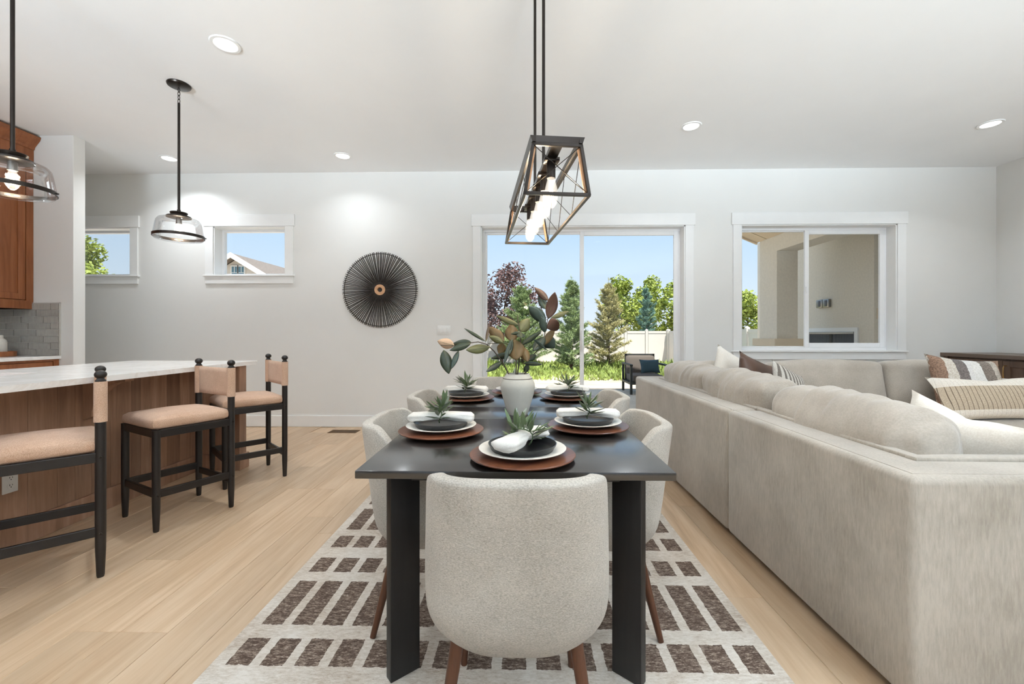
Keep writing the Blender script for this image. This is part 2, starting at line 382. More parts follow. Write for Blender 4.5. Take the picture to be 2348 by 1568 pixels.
# baseboards
def baseb(name, parts): 
    m = MB()
    for p in parts: m.bx(*p, 0.004)
    return struct(m.build(name, M['trim'], None, False))
BH = 0.14
baseb('baseboard_back', [(XLL, -0.605, YB - .014, YB, 0.0, BH), (2.111, XR, YB - .014, YB, 0.0, BH)])
baseb('baseboard_right', [(XR - .014, XR, YF, 3.38, 0.0, BH)])
baseb('baseboard_kitchen', [(XW, XW + .014, 4.2, 4.334, 0.0, BH), (-4.64, XW, 4.186, 4.2, 0.0, BH), (XLL, XW + .014, 4.32, 4.334, 0.0, BH)])

def window(name, W, casing=True, sill=True, slider=False, door=False, y=YB, inward=-1):
    xa, xb, za, zb = W; fy0, fy1 = YB + 0.135, YB + 0.19
    fr = MB(); ft = 0.038
    fr.bx(xa, xb, fy0, fy1, zb - ft, zb, .004).bx(xa, xb, fy0, fy1, za, za + ft, .004).bx(xa, xa + ft, fy0, fy1, za + ft, zb - ft, .004).bx(xb - ft, xb, fy0, fy1, za + ft, zb - ft, .004)
    root = struct(fr.build(name, M['vinyl'], None, False))
    # jamb lining of the opening
    MB().bx(xa - .004, xa + .012, YB - .002, fy0, za, zb).bx(xb - .012, xb + .004, YB - .002, fy0, za, zb).bx(xa, xb, YB - .002, fy0, zb - .012, zb + .004).build('jamb', M['trim'], root, False)
    cw = 0.1
    if casing:
        for x0, x1 in ((xa - cw, xa), (xb, xb + cw)): MB().bx(x0, x1, YB - .018, YB, 0 if door else za, zb, .003).build('casing', M['trim'], root, False)
        MB().bx(xa - cw - .018, xb + cw + .018, YB - .024, YB, zb, zb + .145, .003).build('head_casing', M['trim'], root, False)
    if sill:
        MB().bx(xa - cw - .018, xb + cw + .018, YB - .034, fy0, za - .016, za + .004, .004).build('sill', M['trim'], root, False)
        MB().bx(xa - cw, xb + cw, YB - .018, YB, za - .105, za - .016, .003).build('apron', M['trim'], root, False)
    ia, ib, ja, jb = xa + ft, xb - ft, za + ft, zb - ft
    if slider:
        xm = ia + (ib - ia) * (0.475 if not door else 0.505); st = 0.042 if not door else 0.05; sp = []
        def sash(x0, x1, yy, w, wb):
            s = MB().bx(x0, x0 + w, yy, yy + .028, ja, jb, .003).bx(x1 - w, x1, yy, yy + .028, ja, jb, .003).bx(x0 + w, x1 - w, yy, yy + .028, jb - w, jb, .003).bx(x0 + w, x1 - w, yy, yy + .028, ja, ja + wb, .003).build('sash', M['vinyl'], root, False)
            MB().bx(x0 + w, x1 - w, yy + .010, yy + .016, ja + wb, jb - w).build('pane', M['glass'], s, False)
            return s
        if door:
            sash(ia, xm + st / 2, fy0 + .028, .026, .09); s2 = sash(xm - st / 2, ib, fy0 - .002, .05, .09)
            MB().bx(xm - .012, xm + .006, fy0 - .05, fy0 - .002, .95, 1.2, .006).build('handle', M['vinyl'], s2)
        else:
            sash(ia, xm + .01, fy0 + .028, .012, .014); s2 = sash(xm - .03, ib, fy0 - .002, .05, .055)
            MB().bx(xm - .022, xm - .006, fy0 - .016, fy0 - .002, 1.66, 1.74, .004).build('latch', M['vinyl'], s2)
    else:
        MB().bx(ia, ib, fy0 + .02, fy0 + .026, ja, jb).build('pane', M['glass'], root, False)
    return root
window('window_1', WA); window('window_2', WBn); window('window_3', WC, slider=True); window('door_1', DR, sill=False, slider=True, door=True)
tr = MB().bx(DR[0], DR[1], YB - .01, YB + WT, -.006, .012, .003).build('trim_1', M['steel'], None, False); struct(tr)
for k, W in ((4, RW1), (5, RW2)):  # unseen rear windows, invented as openings for the added uplights
    xa, xb, za, zb = W; y0, y1 = YF - .16, YF - .1
    fr = MB().bx(xa, xb, y0, y1, zb - .05, zb).bx(xa, xb, y0, y1, za, za + .05).bx(xa, xa + .05, y0, y1, za, zb).bx(xb - .05, xb, y0, y1, za, zb).bx((xa + xb) / 2 - .03, (xa + xb) / 2 + .03, y0, y1, za, zb)
    wo_ = struct(fr.build('window_%d' % k, M['vinyl'], None, False))
    MB().bx(xa + .05, xb - .05, y0 + .02, y0 + .026, za + .05, zb - .05).build('pane', M['glass'], wo_, False)

# ------------------------------------------------------------ small wall and floor fittings
def plate(name, loc, face, label, cat, gangs, kind):
    """wall plate whose local -Y is the room side"""
    r = empty(name, loc, {'back': 0.0, 'right_of_island': PI / 2}[face]); w = .045 + .046 * (gangs - 1) + .026
    tag(r, label, cat)
    MB().bx(-w / 2, w / 2, -.006, 0, -.058, .058, .003).build('cover', M['plastic'], r)
    for g in range(gangs):
        x = (g - (gangs - 1) / 2) * .046
        if kind == 'rocker':
            MB().box((x, -.008, 0), (.033, .006, .066), .002, m=None).build('rocker', M['plastic'], r)
        else:
            for z in (-.02, .02):
                f = MB().cyl((x, -.009, z), (x, -.004, z), .0165, seg=20).build('receptacle', M['plastic'], r)
                MB().bx(x - .0075, x - .0055, -.0098, -.008, z, z + .009).bx(x + .0055, x + .0075, -.0098, -.008, z, z + .007).cyl((x, -.0098, z - .007), (x, -.008, z - .007), .0024, seg=10).build('slot', M['dark'], f)
    return r
plate('light_switch', (-0.951, YB, 1.198), 'back', 'white triple rocker light switch on the wall beside the sliding door', 'light switch', 3, 'rocker')
# floor register
vr = empty('floor_vent', (-2.09, 4.975, 0)); tag(vr, 'small brown metal floor register set in the planks by the baseboard', 'floor vent')
M['ventbrown'] = flat('vent_brown', (112, 84, 52), 0.5, 0.3)
MB().bx(-.165, .165, -.075, -.06, 0, .004).bx(-.165, .165, .06, .075, 0, .004).bx(-.165, -.15, -.06, .06, 0, .004).bx(.15, .165, -.06, .06, 0, .004).build('frame', M['ventbrown'], vr, False)
MB().bx(-.15, .15, -.06, .06, 0, .0015).build('well', M['dark'], vr, False)
sl = None
for k in range(19):
    x = -.14 + k * .0155
    if sl is None: sl = MB().bx(-.004, .004, -.06, .06, .0015, .0035).build('slat', M['ventbrown'], vr, False); sl.location = (x, 0, 0)
    else: inst(sl, 'slat', vr, (x, 0, 0))

# recessed ceiling lights
def downlight(x, y, label, power):
    r = empty('recessed_light', (x, y, HC)); tag(r, label, 'ceiling light', 'recessed ceiling lights')
    MB().lathe([(.070, -.004), (.074, -.008), (.092, -.007), (.096, -.001), (.096, 0), (.070, 0)], seg=40, close=True).build('trim_ring', M['trim'], r)
    MB().lathe([(0, -.003), (.071, -.003), (.071, -.001), (0, -.001)], seg=32).build('lens', M['lens'], r)
    l = bpy.data.lights.new('recessed_lamp', 'AREA'); l.shape = 'DISK'; l.size = .13; l.energy = power; l.color = (.88, .945, 1.0); l.spread = math.radians(130)
    lo = bpy.data.objects.new('recessed_lamp', l); C.objects.link(lo); lo.parent = r; lo.location = (0, 0, -.012)
    return r
DLP = 8
downlight(-2.049, 2.904, 'white recessed ceiling light between the two glass pendants and the lantern', DLP)
downlight(-2.01, 4.749, 'white recessed ceiling light above the round wall art', DLP * .45)
downlight(-4.024, 4.777, 'white recessed ceiling light near the small high windows and partition wall', DLP * 1.25)
downlight(1.643, 4.145, 'white recessed ceiling light between sliding door and sofa', DLP)
downlight(4.486, 4.163, 'white recessed ceiling light near the wood storage cabinet corner', DLP)
for x, y, w_ in ((1.64, 1.5, 'added over the near sofa section'), (4.49, 1.5, 'added over the open floor inside the sectional sofa'), (-4.1, 1.2, 'added over the kitchen aisle behind the island')):  # extra downlights out of view, added to light the room
    downlight(x, y, 'white recessed ceiling light ' + w_, DLP)

# ------------------------------------------------------------ wall art
art = empty('wall_art', (-1.74, YB, 1.696)); tag(art, 'round sunburst wall art of dark reeds with a pale wooden centre ring', 'wall art')
NR = 116; ra, rb = .055, .468; st = None
for k in range(NR):
    a = 2 * PI * k / NR; dy = -.022 if k % 2 else -.030
    if st is None:
        st = MB().cyl((ra, 0, 0), (rb, 0, 0), .0044, .0052, 6).build('reed', M['stick'], art); o = st
    else: o = inst(st, 'reed', art)
    o.location = (0, dy + random.uniform(-.002, .002), 0); o.rotation_euler = (0, a + random.uniform(-.006, .006), 0)
MB().tube([(.447 * math.cos(2 * PI * i / 64), -.026, .447 * math.sin(2 * PI * i / 64)) for i in range(64)], .0045, 6, True).build('rim', M['stick'], art)
rx = Matrix.Rotation(PI / 2, 4, 'X')
MB().lathe([(.03, .0), (.066, .0), (.068, .008), (.066, .04), (.032, .04), (.027, .03)], seg=40, m=rx, close=True).build('hub_ring', M['hubwood'], art)
MB().lathe([(0, .002), (.115, .002), (.115, .018), (0, .018)], seg=40, m=rx).build('backing', M['stick'], art)

# ------------------------------------------------------------ rug
RX0, RX1, RY0, RY1 = -1.075, .895, .62, 3.62
def rug_mat():
    t = NT('rug_pile'); tc = t.n('TexCoord'); sp = t.n('SeparateXYZ'); t.t.links.new(tc.outputs['Object'], sp.inputs[0])
    vec = tc.outputs['Object']
    jx = t.math('MULTIPLY', t.math('SUBTRACT', t.noise(vec, 60, 3), .5), .012); jy = t.math('MULTIPLY', t.math('SUBTRACT', t.noise(vec, 55, 3), .5), .016)
    X = t.math('ADD', t.math('ADD', sp.outputs[0], jx), 10.0); Y = t.math('ADD', t.math('ADD', sp.outputs[1], jy), 10.0)
    # columns
    P = .1195; u = t.math('MODULO', t.math('SUBTRACT', X, -1.022 - (RX0 + RX1) / 2 + 10 - 84 * P), P)
    inx = t.math('LESS_THAN', u, .083)
    cy = (RY0 + RY1) / 2; q = .81
    v = t.math('MODULO', t.math('SUBTRACT', Y, 1.65 - cy + 10 - 12 * q), q)
    band = lambda a, b: t.math('MULTIPLY', t.math('GREATER_THAN', v, a), t.math('LESS_THAN', v, b))
    iny = t.math('ADD', t.math('ADD', t.math('LESS_THAN', v, .295), band(.37, .50)), band(.605, .735))
    # border without rectangles
    hx = (RX1 - RX0) / 2; hy = (RY1 - RY0) / 2
    bx_ = t.math('LESS_THAN', t.math('ABSOLUTE', sp.outputs[0]), hx - .045); by_ = t.math('LESS_THAN', t.math('ABSOLUTE', sp.outputs[1]), hy - .06)
    k = t.math('MULTIPLY', t.math('MULTIPLY', inx, iny), t.math('MULTIPLY', bx_, by_))
    mp = t.n('Mapping'); mp.inputs['Scale'].default_value = (1, 3.2, 1); t.t.links.new(vec, mp.inputs[0])
    wear = t.noise(mp.outputs[0], 46, 5, .75); blot = t.noise(vec, 3.2, 4, .6); lines = t.noise(mp.outputs[0], 150, 2, .6)
    dk = t.ramp(t.math('ADD', t.math('MULTIPLY', wear, .7), t.math('MULTIPLY', lines, .3)), [(.36, srgb(74, 60, 52)), (.48, srgb(98, 82, 72)), (.56, srgb(146, 128, 114)), (.64, srgb(192, 178, 164))])
    lt = t.ramp(t.math('ADD', t.math('MULTIPLY', wear, .55), t.math('MULTIPLY', blot, .45)), [(.36, srgb(172, 154, 136)), (.47, srgb(204, 192, 178)), (.6, srgb(226, 218, 208))])
    t.base(t.mix(k, lt, dk)); t.rough(.95); t.b.inputs['Specular IOR Level'].default_value = .1
    t.bump(t.noise(vec, 260, 2), .5, .004); return t.m
rug = MB().box((0, 0, .005), (RX1 - RX0, RY1 - RY0, .010), .004).build('area_rug', rug_mat(), None)
rug.location = ((RX0 + RX1) / 2, (RY0 + RY1) / 2, 0)
tag(rug, 'beige distressed area rug with rows of dark brown rectangles under the dining table', 'rug')
RZ = 0.010

# ------------------------------------------------------------ dining table
TX0, TX1, TY0, TY1, TZ = -.482, .443, 1.220, 3.035, .755
TCX = (TX0 + TX1) / 2
tb = empty('dining_table', (TCX, (TY0 + TY1) / 2, RZ)); tag(tb, 'long black wooden dining table with an extension leaf and angled plank legs', 'dining table')
oy = (TY0 + TY1) / 2; hw = (TX1 - TX0) / 2
for a, b, nm in ((TY0, 1.974, 'top_board'), (1.9765, 2.3015, 'leaf_board'), (2.304, TY1, 'top_board')):
    MB().bx(-hw, hw, a - oy, b - oy, TZ - .024 - RZ, TZ - RZ, .003).build(nm, M['black'], tb)
MB().bx(-hw + .13, hw - .13, TY0 + .14 - oy, TY0 + .165 - oy, TZ - .075 - RZ, TZ - .024 - RZ).bx(-hw + .13, hw - .13, TY1 - .165 - oy, TY1 - .14 - oy, TZ - .075 - RZ, TZ - .024 - RZ).build('end_apron', M['blackleg'], tb, False)
MB().bx(-hw + .10, -hw + .125, TY0 + .2 - oy, TY1 - .2 - oy, TZ - .075 - RZ, TZ - .024 - RZ).bx(hw - .125, hw - .10, TY0 + .2 - oy, TY1 - .2 - oy, TZ - .075 - RZ, TZ - .024 - RZ).build('side_apron', M['blackleg'], tb, False)
for sx in (-1, 1):
    for sy in (-1, 1):
        m = Matrix.Translation((sx * (hw - .085), sy * ((TY1 - TY0) / 2 - .205), 0)) @ Matrix.Rotation(sx * sy * math.radians(41), 4, 'Z')
        MB().box((0, 0, (TZ - .024 - RZ) / 2), (.105, .036, TZ - .024 - RZ), .003, m=m).build('leg', M['blackleg'], tb)

# ------------------------------------------------------------ dining chairs
def make_chair():
    r = empty('dining_chair')
    zb0 = .312 - RZ
    def shell(u, v):
        th = (u * 2 - 1) * math.radians(122); sg = lambda q, e: math.copysign(abs(q) ** e, q)
        q = min(1, max(0, (abs(math.degrees(th)) - 60) / 60)); q = q * q * (3 - 2 * q)
        zt = .803 - RZ - .27 * q - .003 * math.cos(th) ** 2
        zb_ = zb0 + .0 * q; z = zb_ + (zt - zb_) * v
        h = (z - zb0) / .49; k = 1 - .40 * max(0, 1 - h / .28) ** 2.2
        x = .250 * sg(math.sin(th), .58) * k * (1 - .045 * max(0, h - .45) / .55)
        y = -.200 * sg(math.cos(th), .56) * (1 - (1 - k) * .6)
        if math.cos(th) > 0: y -= .075 * h * math.cos(th) ** .3
        return Vector((x, y, z))
    o = MB().grid(shell, 36, 14).build('backrest', M['chair'], r)
    s = o.modifiers.new('thickness', 'SOLIDIFY'); s.thickness = .045; s.offset = -1.0
    bv = o.modifiers.new('edge', 'BEVEL'); bv.width = .014; bv.segments = 2; bv.limit_method = 'ANGLE'; bv.angle_limit = math.radians(50)
    o.modifiers.new('smooth', 'SUBSURF').levels = 1; o.modifiers['smooth'].render_levels = 1
    MB().soft((0, .045, .425 - RZ), (.43, .43, .11), .045, 8, (0, 0, .012)).build('seat', M['chair'], r)
    for sx in (-1, 1):
        MB().cyl((sx * .150, -.11, .38 - RZ), (sx * .205, -.195, 0), .020, .011, 16).build('leg', M['chairleg'], r)
        MB().cyl((sx * .160, .17, .38 - RZ), (sx * .185, .22, 0), .020, .011, 16).build('leg', M['chairleg'], r)
    return r
ch = make_chair()
GRP = 'dining chairs around the table'
spots = [(-.012, 1.245, 0, 'oatmeal upholstered dining chair at the table end away from the sliding door'),
         (-.362, 1.79, -PI / 2, 'oatmeal upholstered dining chair on the bar stool side, further from the sliding door'),
         (-.375, 2.49, -PI / 2, 'oatmeal upholstered dining chair on the bar stool side, closer to the sliding door'),
         (.322, 1.79, PI / 2, 'oatmeal upholstered dining chair on the sofa side, further from the sliding door'),
         (.338, 2.49, PI / 2, 'oatmeal upholstered dining chair on the sofa side, closer to the sliding door'),
         (-.16, 3.19, PI, 'oatmeal dining chair at the table end closest to the sliding door')]
for i, (x, y, rz, lb) in enumerate(spots):
    o = ch if i == 0 else copy_tree(ch)
    o.location = (x, y, RZ + .002); o.rotation_euler = (0, 0, rz); tag(o, lb, 'dining chair', GRP)

# ------------------------------------------------------------ place settings
def lance_leaf(n=5):
    b = MB()
    def f(u, v):
        w = math.sin(PI * min(1, v * .96 + .03)) ** .8 * .5
        return Vector(((u * 2 - 1) * w, v, .12 * v * v - .1 * abs(u * 2 - 1) * 0 + .10 * abs(u * 2 - 1) * w))
    b.grid(f, 2, n); return b
leafproto = None
def setting(x, y, rz, which, seed):
    rnd = random.Random(seed); global leafproto
    z = TZ
    c = MB().lathe([(0, 0), (.11, 0), (.120, .002), (.166, .013), (.168, .0165), (.166, .0185), (0, .0175)], seg=64).build('charger_plate', M['charger'], None)
    c.location = (x, y, z); c.rotation_euler = (0, 0, rz + rnd.uniform(-.4, .4)); tag(c, 'round wooden charger plate ' + which, 'charger plate', 'wooden charger plates')
    z += .0178
    p = MB().lathe([(0, 0), (.075, 0), (.082, .002), (.136, .0165), (.1385, .019), (.136, .0200), (.1, .0125), (.075, .009), (0, .0085)], seg=64).build('dinner_plate', M['stone'], None)
    p.location = (x, y, z); tag(p, 'cream dinner plate ' + which, 'plate', 'cream dinner plates')
    z += .0088
    b = MB().lathe([(0, .0), (.088, 0), (.098, .005), (.108, .022), (.1085, .0245), (.106, .0245), (.097, .010), (.088, .006), (0, .0055)], seg=64).build('salad_plate', M['blackplate'], None)
    b.location = (x, y, z); tag(b, 'small black rimmed plate ' + which, 'plate', 'black salad plates')
    # napkin: soft folded roll, pinched in the middle, lying across the plate
    zn = z + .0245
    nk = MB()
    L = .26
    def nap(u, v):
        a = 2 * PI * u; s = (v - .5) * L; pinch = 1 - .42 * math.exp(-((v - .5) / .16) ** 2)
        rx_, rz_ = .042 * pinch, .017 * (1 - .15 * math.exp(-((v - .5) / .16) ** 2))
        e = 1.0 if 0.01 < v < .99 else .55
        w = 1 + .07 * math.sin(3 * a + 9 * v) + .05 * math.sin(7 * a - 5 * v + seed)
        ca, sa = math.cos(a), math.sin(a)
        cx_ = math.copysign(abs(ca) ** .7, ca); sz_ = math.copysign(abs(sa) ** .75, sa)
        return Vector((s, rx_ * cx_ * e * w, .017 + rz_ * sz_ * e * w + .006 * math.sin(PI * v)))
    nk.grid(nap, 24, 20, True); bmesh.ops.holes_fill(nk.bm, edges=[e for e in nk.bm.edges if e.is_boundary])
    n = nk.build('napkin', M['napkin'], None, angle=80)
    n.location = (x, y, zn - .004); n.rotation_euler = (0, 0, rz); tag(n, 'white folded napkin on the plate ' + which, 'napkin', 'white napkins')
    # leafy sprig ring wrapped around the middle
    s = empty('herb_sprig', (x, y, zn), rz); tag(s, 'green leafy napkin sprig ' + which, 'sprig', 'leafy napkin sprigs')
    ring = [Vector((.006 * math.sin(3 * t_), .036 * math.cos(t_), .016 + .028 * math.sin(t_))) for t_ in [(-.25 + 1.5 * i / 12) * PI for i in range(13)]]
    MB().tube(ring, .0025, 6).build('stem', M['green'], s)
    for k in range(46):
        t_ = rnd.uniform(-.05, 1.05) * PI
        base = Vector((rnd.uniform(-.012, .012), .036 * math.cos(t_), .018 + .026 * math.sin(t_)))
        d = Vector((rnd.uniform(-1, 1) * 1.1, math.cos(t_) * rnd.uniform(.1, 1.2) - .3, max(.05, math.sin(t_) * rnd.uniform(.1, 1.0) + rnd.uniform(-.2, .35)))).normalized()
        if leafproto is None:
            o = lance_leaf().build('leaf', M['green'], s); leafproto = o
        else: o = inst(leafproto, 'leaf', s)
        if k % 3 == 0:
            o.material_slots[0].link = 'OBJECT'; o.material_slots[0].material = M['green2']
        ln = rnd.uniform(.045, .088); q = d.to_track_quat('Y', 'Z')
        o.rotation_mode = 'QUATERNION'; o.rotation_quaternion = q; o.location = base; o.scale = (ln * .20, ln, ln)
setting(.004, 1.352, math.radians(62), 'at the table end away from the door', 1)
setting(-.318, 1.69, math.radians(3), 'on the stool side by the front end', 2)
setting(.278, 1.785, math.radians(-4), 'on the sofa side by the front end', 3)
setting(-.330, 2.56, math.radians(-3), 'on the stool side by the door end', 4)
setting(.282, 2.60, math.radians(4), 'on the sofa side by the door end', 5)
setting(-.03, 2.83, math.radians(95), 'at the table end by the door', 6)

# ------------------------------------------------------------ vase with magnolia branches
VX, VY = -.017, 2.10
va = empty('vase', (VX, VY, TZ)); tag(va, 'matte cream clay vase holding magnolia branches on the dining table', 'vase')
H = .200
MB().lathe([(0, 0), (.046, 0), (.050, .004), (.064, .05), (.080, .105), (.0855, .135), (.084, .152), (.072, .178), (.060, .193), (.058, .200), (.052, .200), (.052, .192), (.062, .176), (.072, .14), (.05, .02), (0, .012)], seg=56).build('body', M['vase'], va)
MB().lathe([(.0722, .1755), (.0738, .1775), (.0722, .1795)], seg=56).build('rim_line', M['twig'], va)
def lp(cx, cy, dy=0.0): return at_y(980 + cx / 6.534, 640 + cy / 6.534, VY + dy)
def branch(pts, dys, leaves, label):
    r = empty('magnolia_branch', (VX, VY, TZ + .02)); tag(r, label, 'branch', 'magnolia branches in the vase')
    o0 = Vector(r.location); W = []
    n = len(pts)
    for i, p in enumerate(pts): W.append(lp(p[0], p[1], dys[i]) - o0)
    low = Vector((W[0].x * .3, W[0].y * .3, .02))
    W = [low] + W
    MB().tube(W, [.0038 - .0022 * i / n for i in range(n + 1)], 7).build('stem', M['twig'], r)
    for bx_, by_, tx, ty, w, mat, dy, tilt in leaves:
        b = lp(bx_, by_, dy) - o0; t_ = lp(tx, ty, dy + tilt) - o0
        d = t_ - b; L = d.length; d.normalize()
        view = (b + o0 - Vector((0, 0, CAM_H))).normalized()
        side = d.cross(view).normalized(); nrm = side.cross(d)
        wid = w / 6.534 / F_PX * (VY + dy) / 2
        side = (side + nrm * random.uniform(-.25, .25)).normalized(); nrm = side.cross(d)
        cv = random.uniform(-.10, .10)
        def f(u, v):
            U = u * 2 - 1; ww = wid * 1.06 * (math.sin(PI * (v * .985 + .005) ** .9) ** .8)
            return b + d * (L * v) + side * (U * ww) + nrm * (abs(U) * ww * .34 + cv * L * math.sin(PI * v))
        q = MB().grid(f, 4, 10).build('leaf', M[mat], r, angle=70)
        sm = q.modifiers.new('thickness', 'SOLIDIFY'); sm.thickness = .0009
        MB().tube([b + d * (L * v) + nrm * (cv * L * math.sin(PI * v) + .0006) for v in (0, .25, .5, .75, .95)], [.0016, .0013, .0011, .0009, .0005], 5).build('midrib', M['leaf_olive'], q)
branch([(1215, 1415), (1130, 1250), (1000, 1080), (890, 975), (760, 940), (640, 955), (400, 1000), (200, 990)], [-.03, -.04, -.06, -.08, -.09, -.10, -.11, -.12],
       [(400, 995, 150, 925, 150, 'leaf_beige', -.11, 0), (245, 1062, 322, 1418, 170, 'leaf_dark', -.12, -.02), (468, 1070, 358, 1345, 80, 'leaf_teal', -.11, -.03), (655, 942, 362, 975, 110, 'leaf_dark', -.09, .04),
        (650, 962, 335, 1068, 100, 'leaf_dark', -.11, -.03), (940, 1015, 580, 1060, 135, 'leaf_olive', -.08, -.04), (870, 930, 550, 735, 48, 'leaf_dark', -.07, .03), (875, 940, 925, 650, 40, 'leaf_brown', -.06, .05),
        (1130, 1235, 882, 1385, 85, 'leaf_dark', -.04, -.05)], 'magnolia branch bending far out toward the wall switch with a dry beige leaf')
branch([(1330, 1412), (1330, 1200), (1280, 1000), (1150, 955), (900, 968)], [0, 0, .02, .04, .06],
       [(1150, 935, 905, 715, 160, 'leaf_gold', .05, .03), (1140, 955, 922, 850, 95, 'leaf_olive', .04, 0), (1270, 930, 1255, 665, 200, 'leaf_gold', .03, .06), (1135, 960, 1070, 1115, 140, 'leaf_gold', .05, .0),
        (1310, 905, 1330, 1210, 250, 'leaf_gold', -.02, -.05), (1262, 905, 1152, 1255, 70, 'leaf_teal', -.04, -.03), (1270, 892, 1220, 1135, 80, 'leaf_dark', -.02, -.04), (1240, 1125, 958, 1185, 95, 'leaf_dark', .01, .03)],
       'magnolia branch with a cluster of golden brown leaves low over the vase')
branch([(1352, 1412), (1400, 1000), (1385, 780), (1352, 600), (1355, 530)], [.01, .02, .03, .04, .05],
       [(1375, 692, 1028, 545, 80, 'leaf_olive', .04, .04), (1398, 785, 1525, 590, 170, 'leaf_olive', .03, .03), (1400, 790, 1405, 870, 120, 'leaf_dark', .0, -.06), (1405, 985, 1712, 778, 80, 'leaf_dark', .03, .0),
        (1420, 1010, 1505, 1235, 140, 'leaf_gold', .0, -.03), (1400, 800, 1250, 822, 50, 'leaf_dark', .02, 0)], 'upright magnolia branch with a bare bud tip in the middle of the vase')
branch([(1460, 1412), (1520, 1200), (1660, 1060), (1750, 850), (1800, 620), (1812, 540)], [.02, .03, .05, .06, .07, .08],
       [(1775, 640, 1518, 405, 170, 'leaf_teal', .06, -.02), (1812, 320, 1603, 122, 100, 'leaf_brown', .07, .03), (1775, 445, 1662, 225, 120, 'leaf_teal', .08, .03), (1808, 595, 1912, 195, 165, 'leaf_brown', .06, -.03),
        (1845, 590, 2128, 480, 75, 'leaf_olive', .07, .03), (1790, 735, 1968, 640, 190, 'leaf_brown', .04, -.05), (1762, 800, 1705, 560, 110, 'leaf_teal', .05, -.02), (1735, 990, 1912, 735, 110, 'leaf_gold', .05, .02),
        (1735, 880, 1905, 1030, 200, 'leaf_teal', .07, .03), (1760, 860, 1585, 1070, 150, 'leaf_dark', .05, -.03), (1790, 1065, 1588, 900, 38, 'leaf_teal', .03, -.04), (1430, 1262, 1722, 1278, 62, 'leaf_teal', .0, -.05),
        (1460, 1405, 1510, 1265, 80, 'leaf_dark', .02, 0), (1500, 1205, 1625, 1130, 95, 'leaf_dark', .03, 0)], 'tall magnolia branch rising toward the sliding door with upright dark leaves')

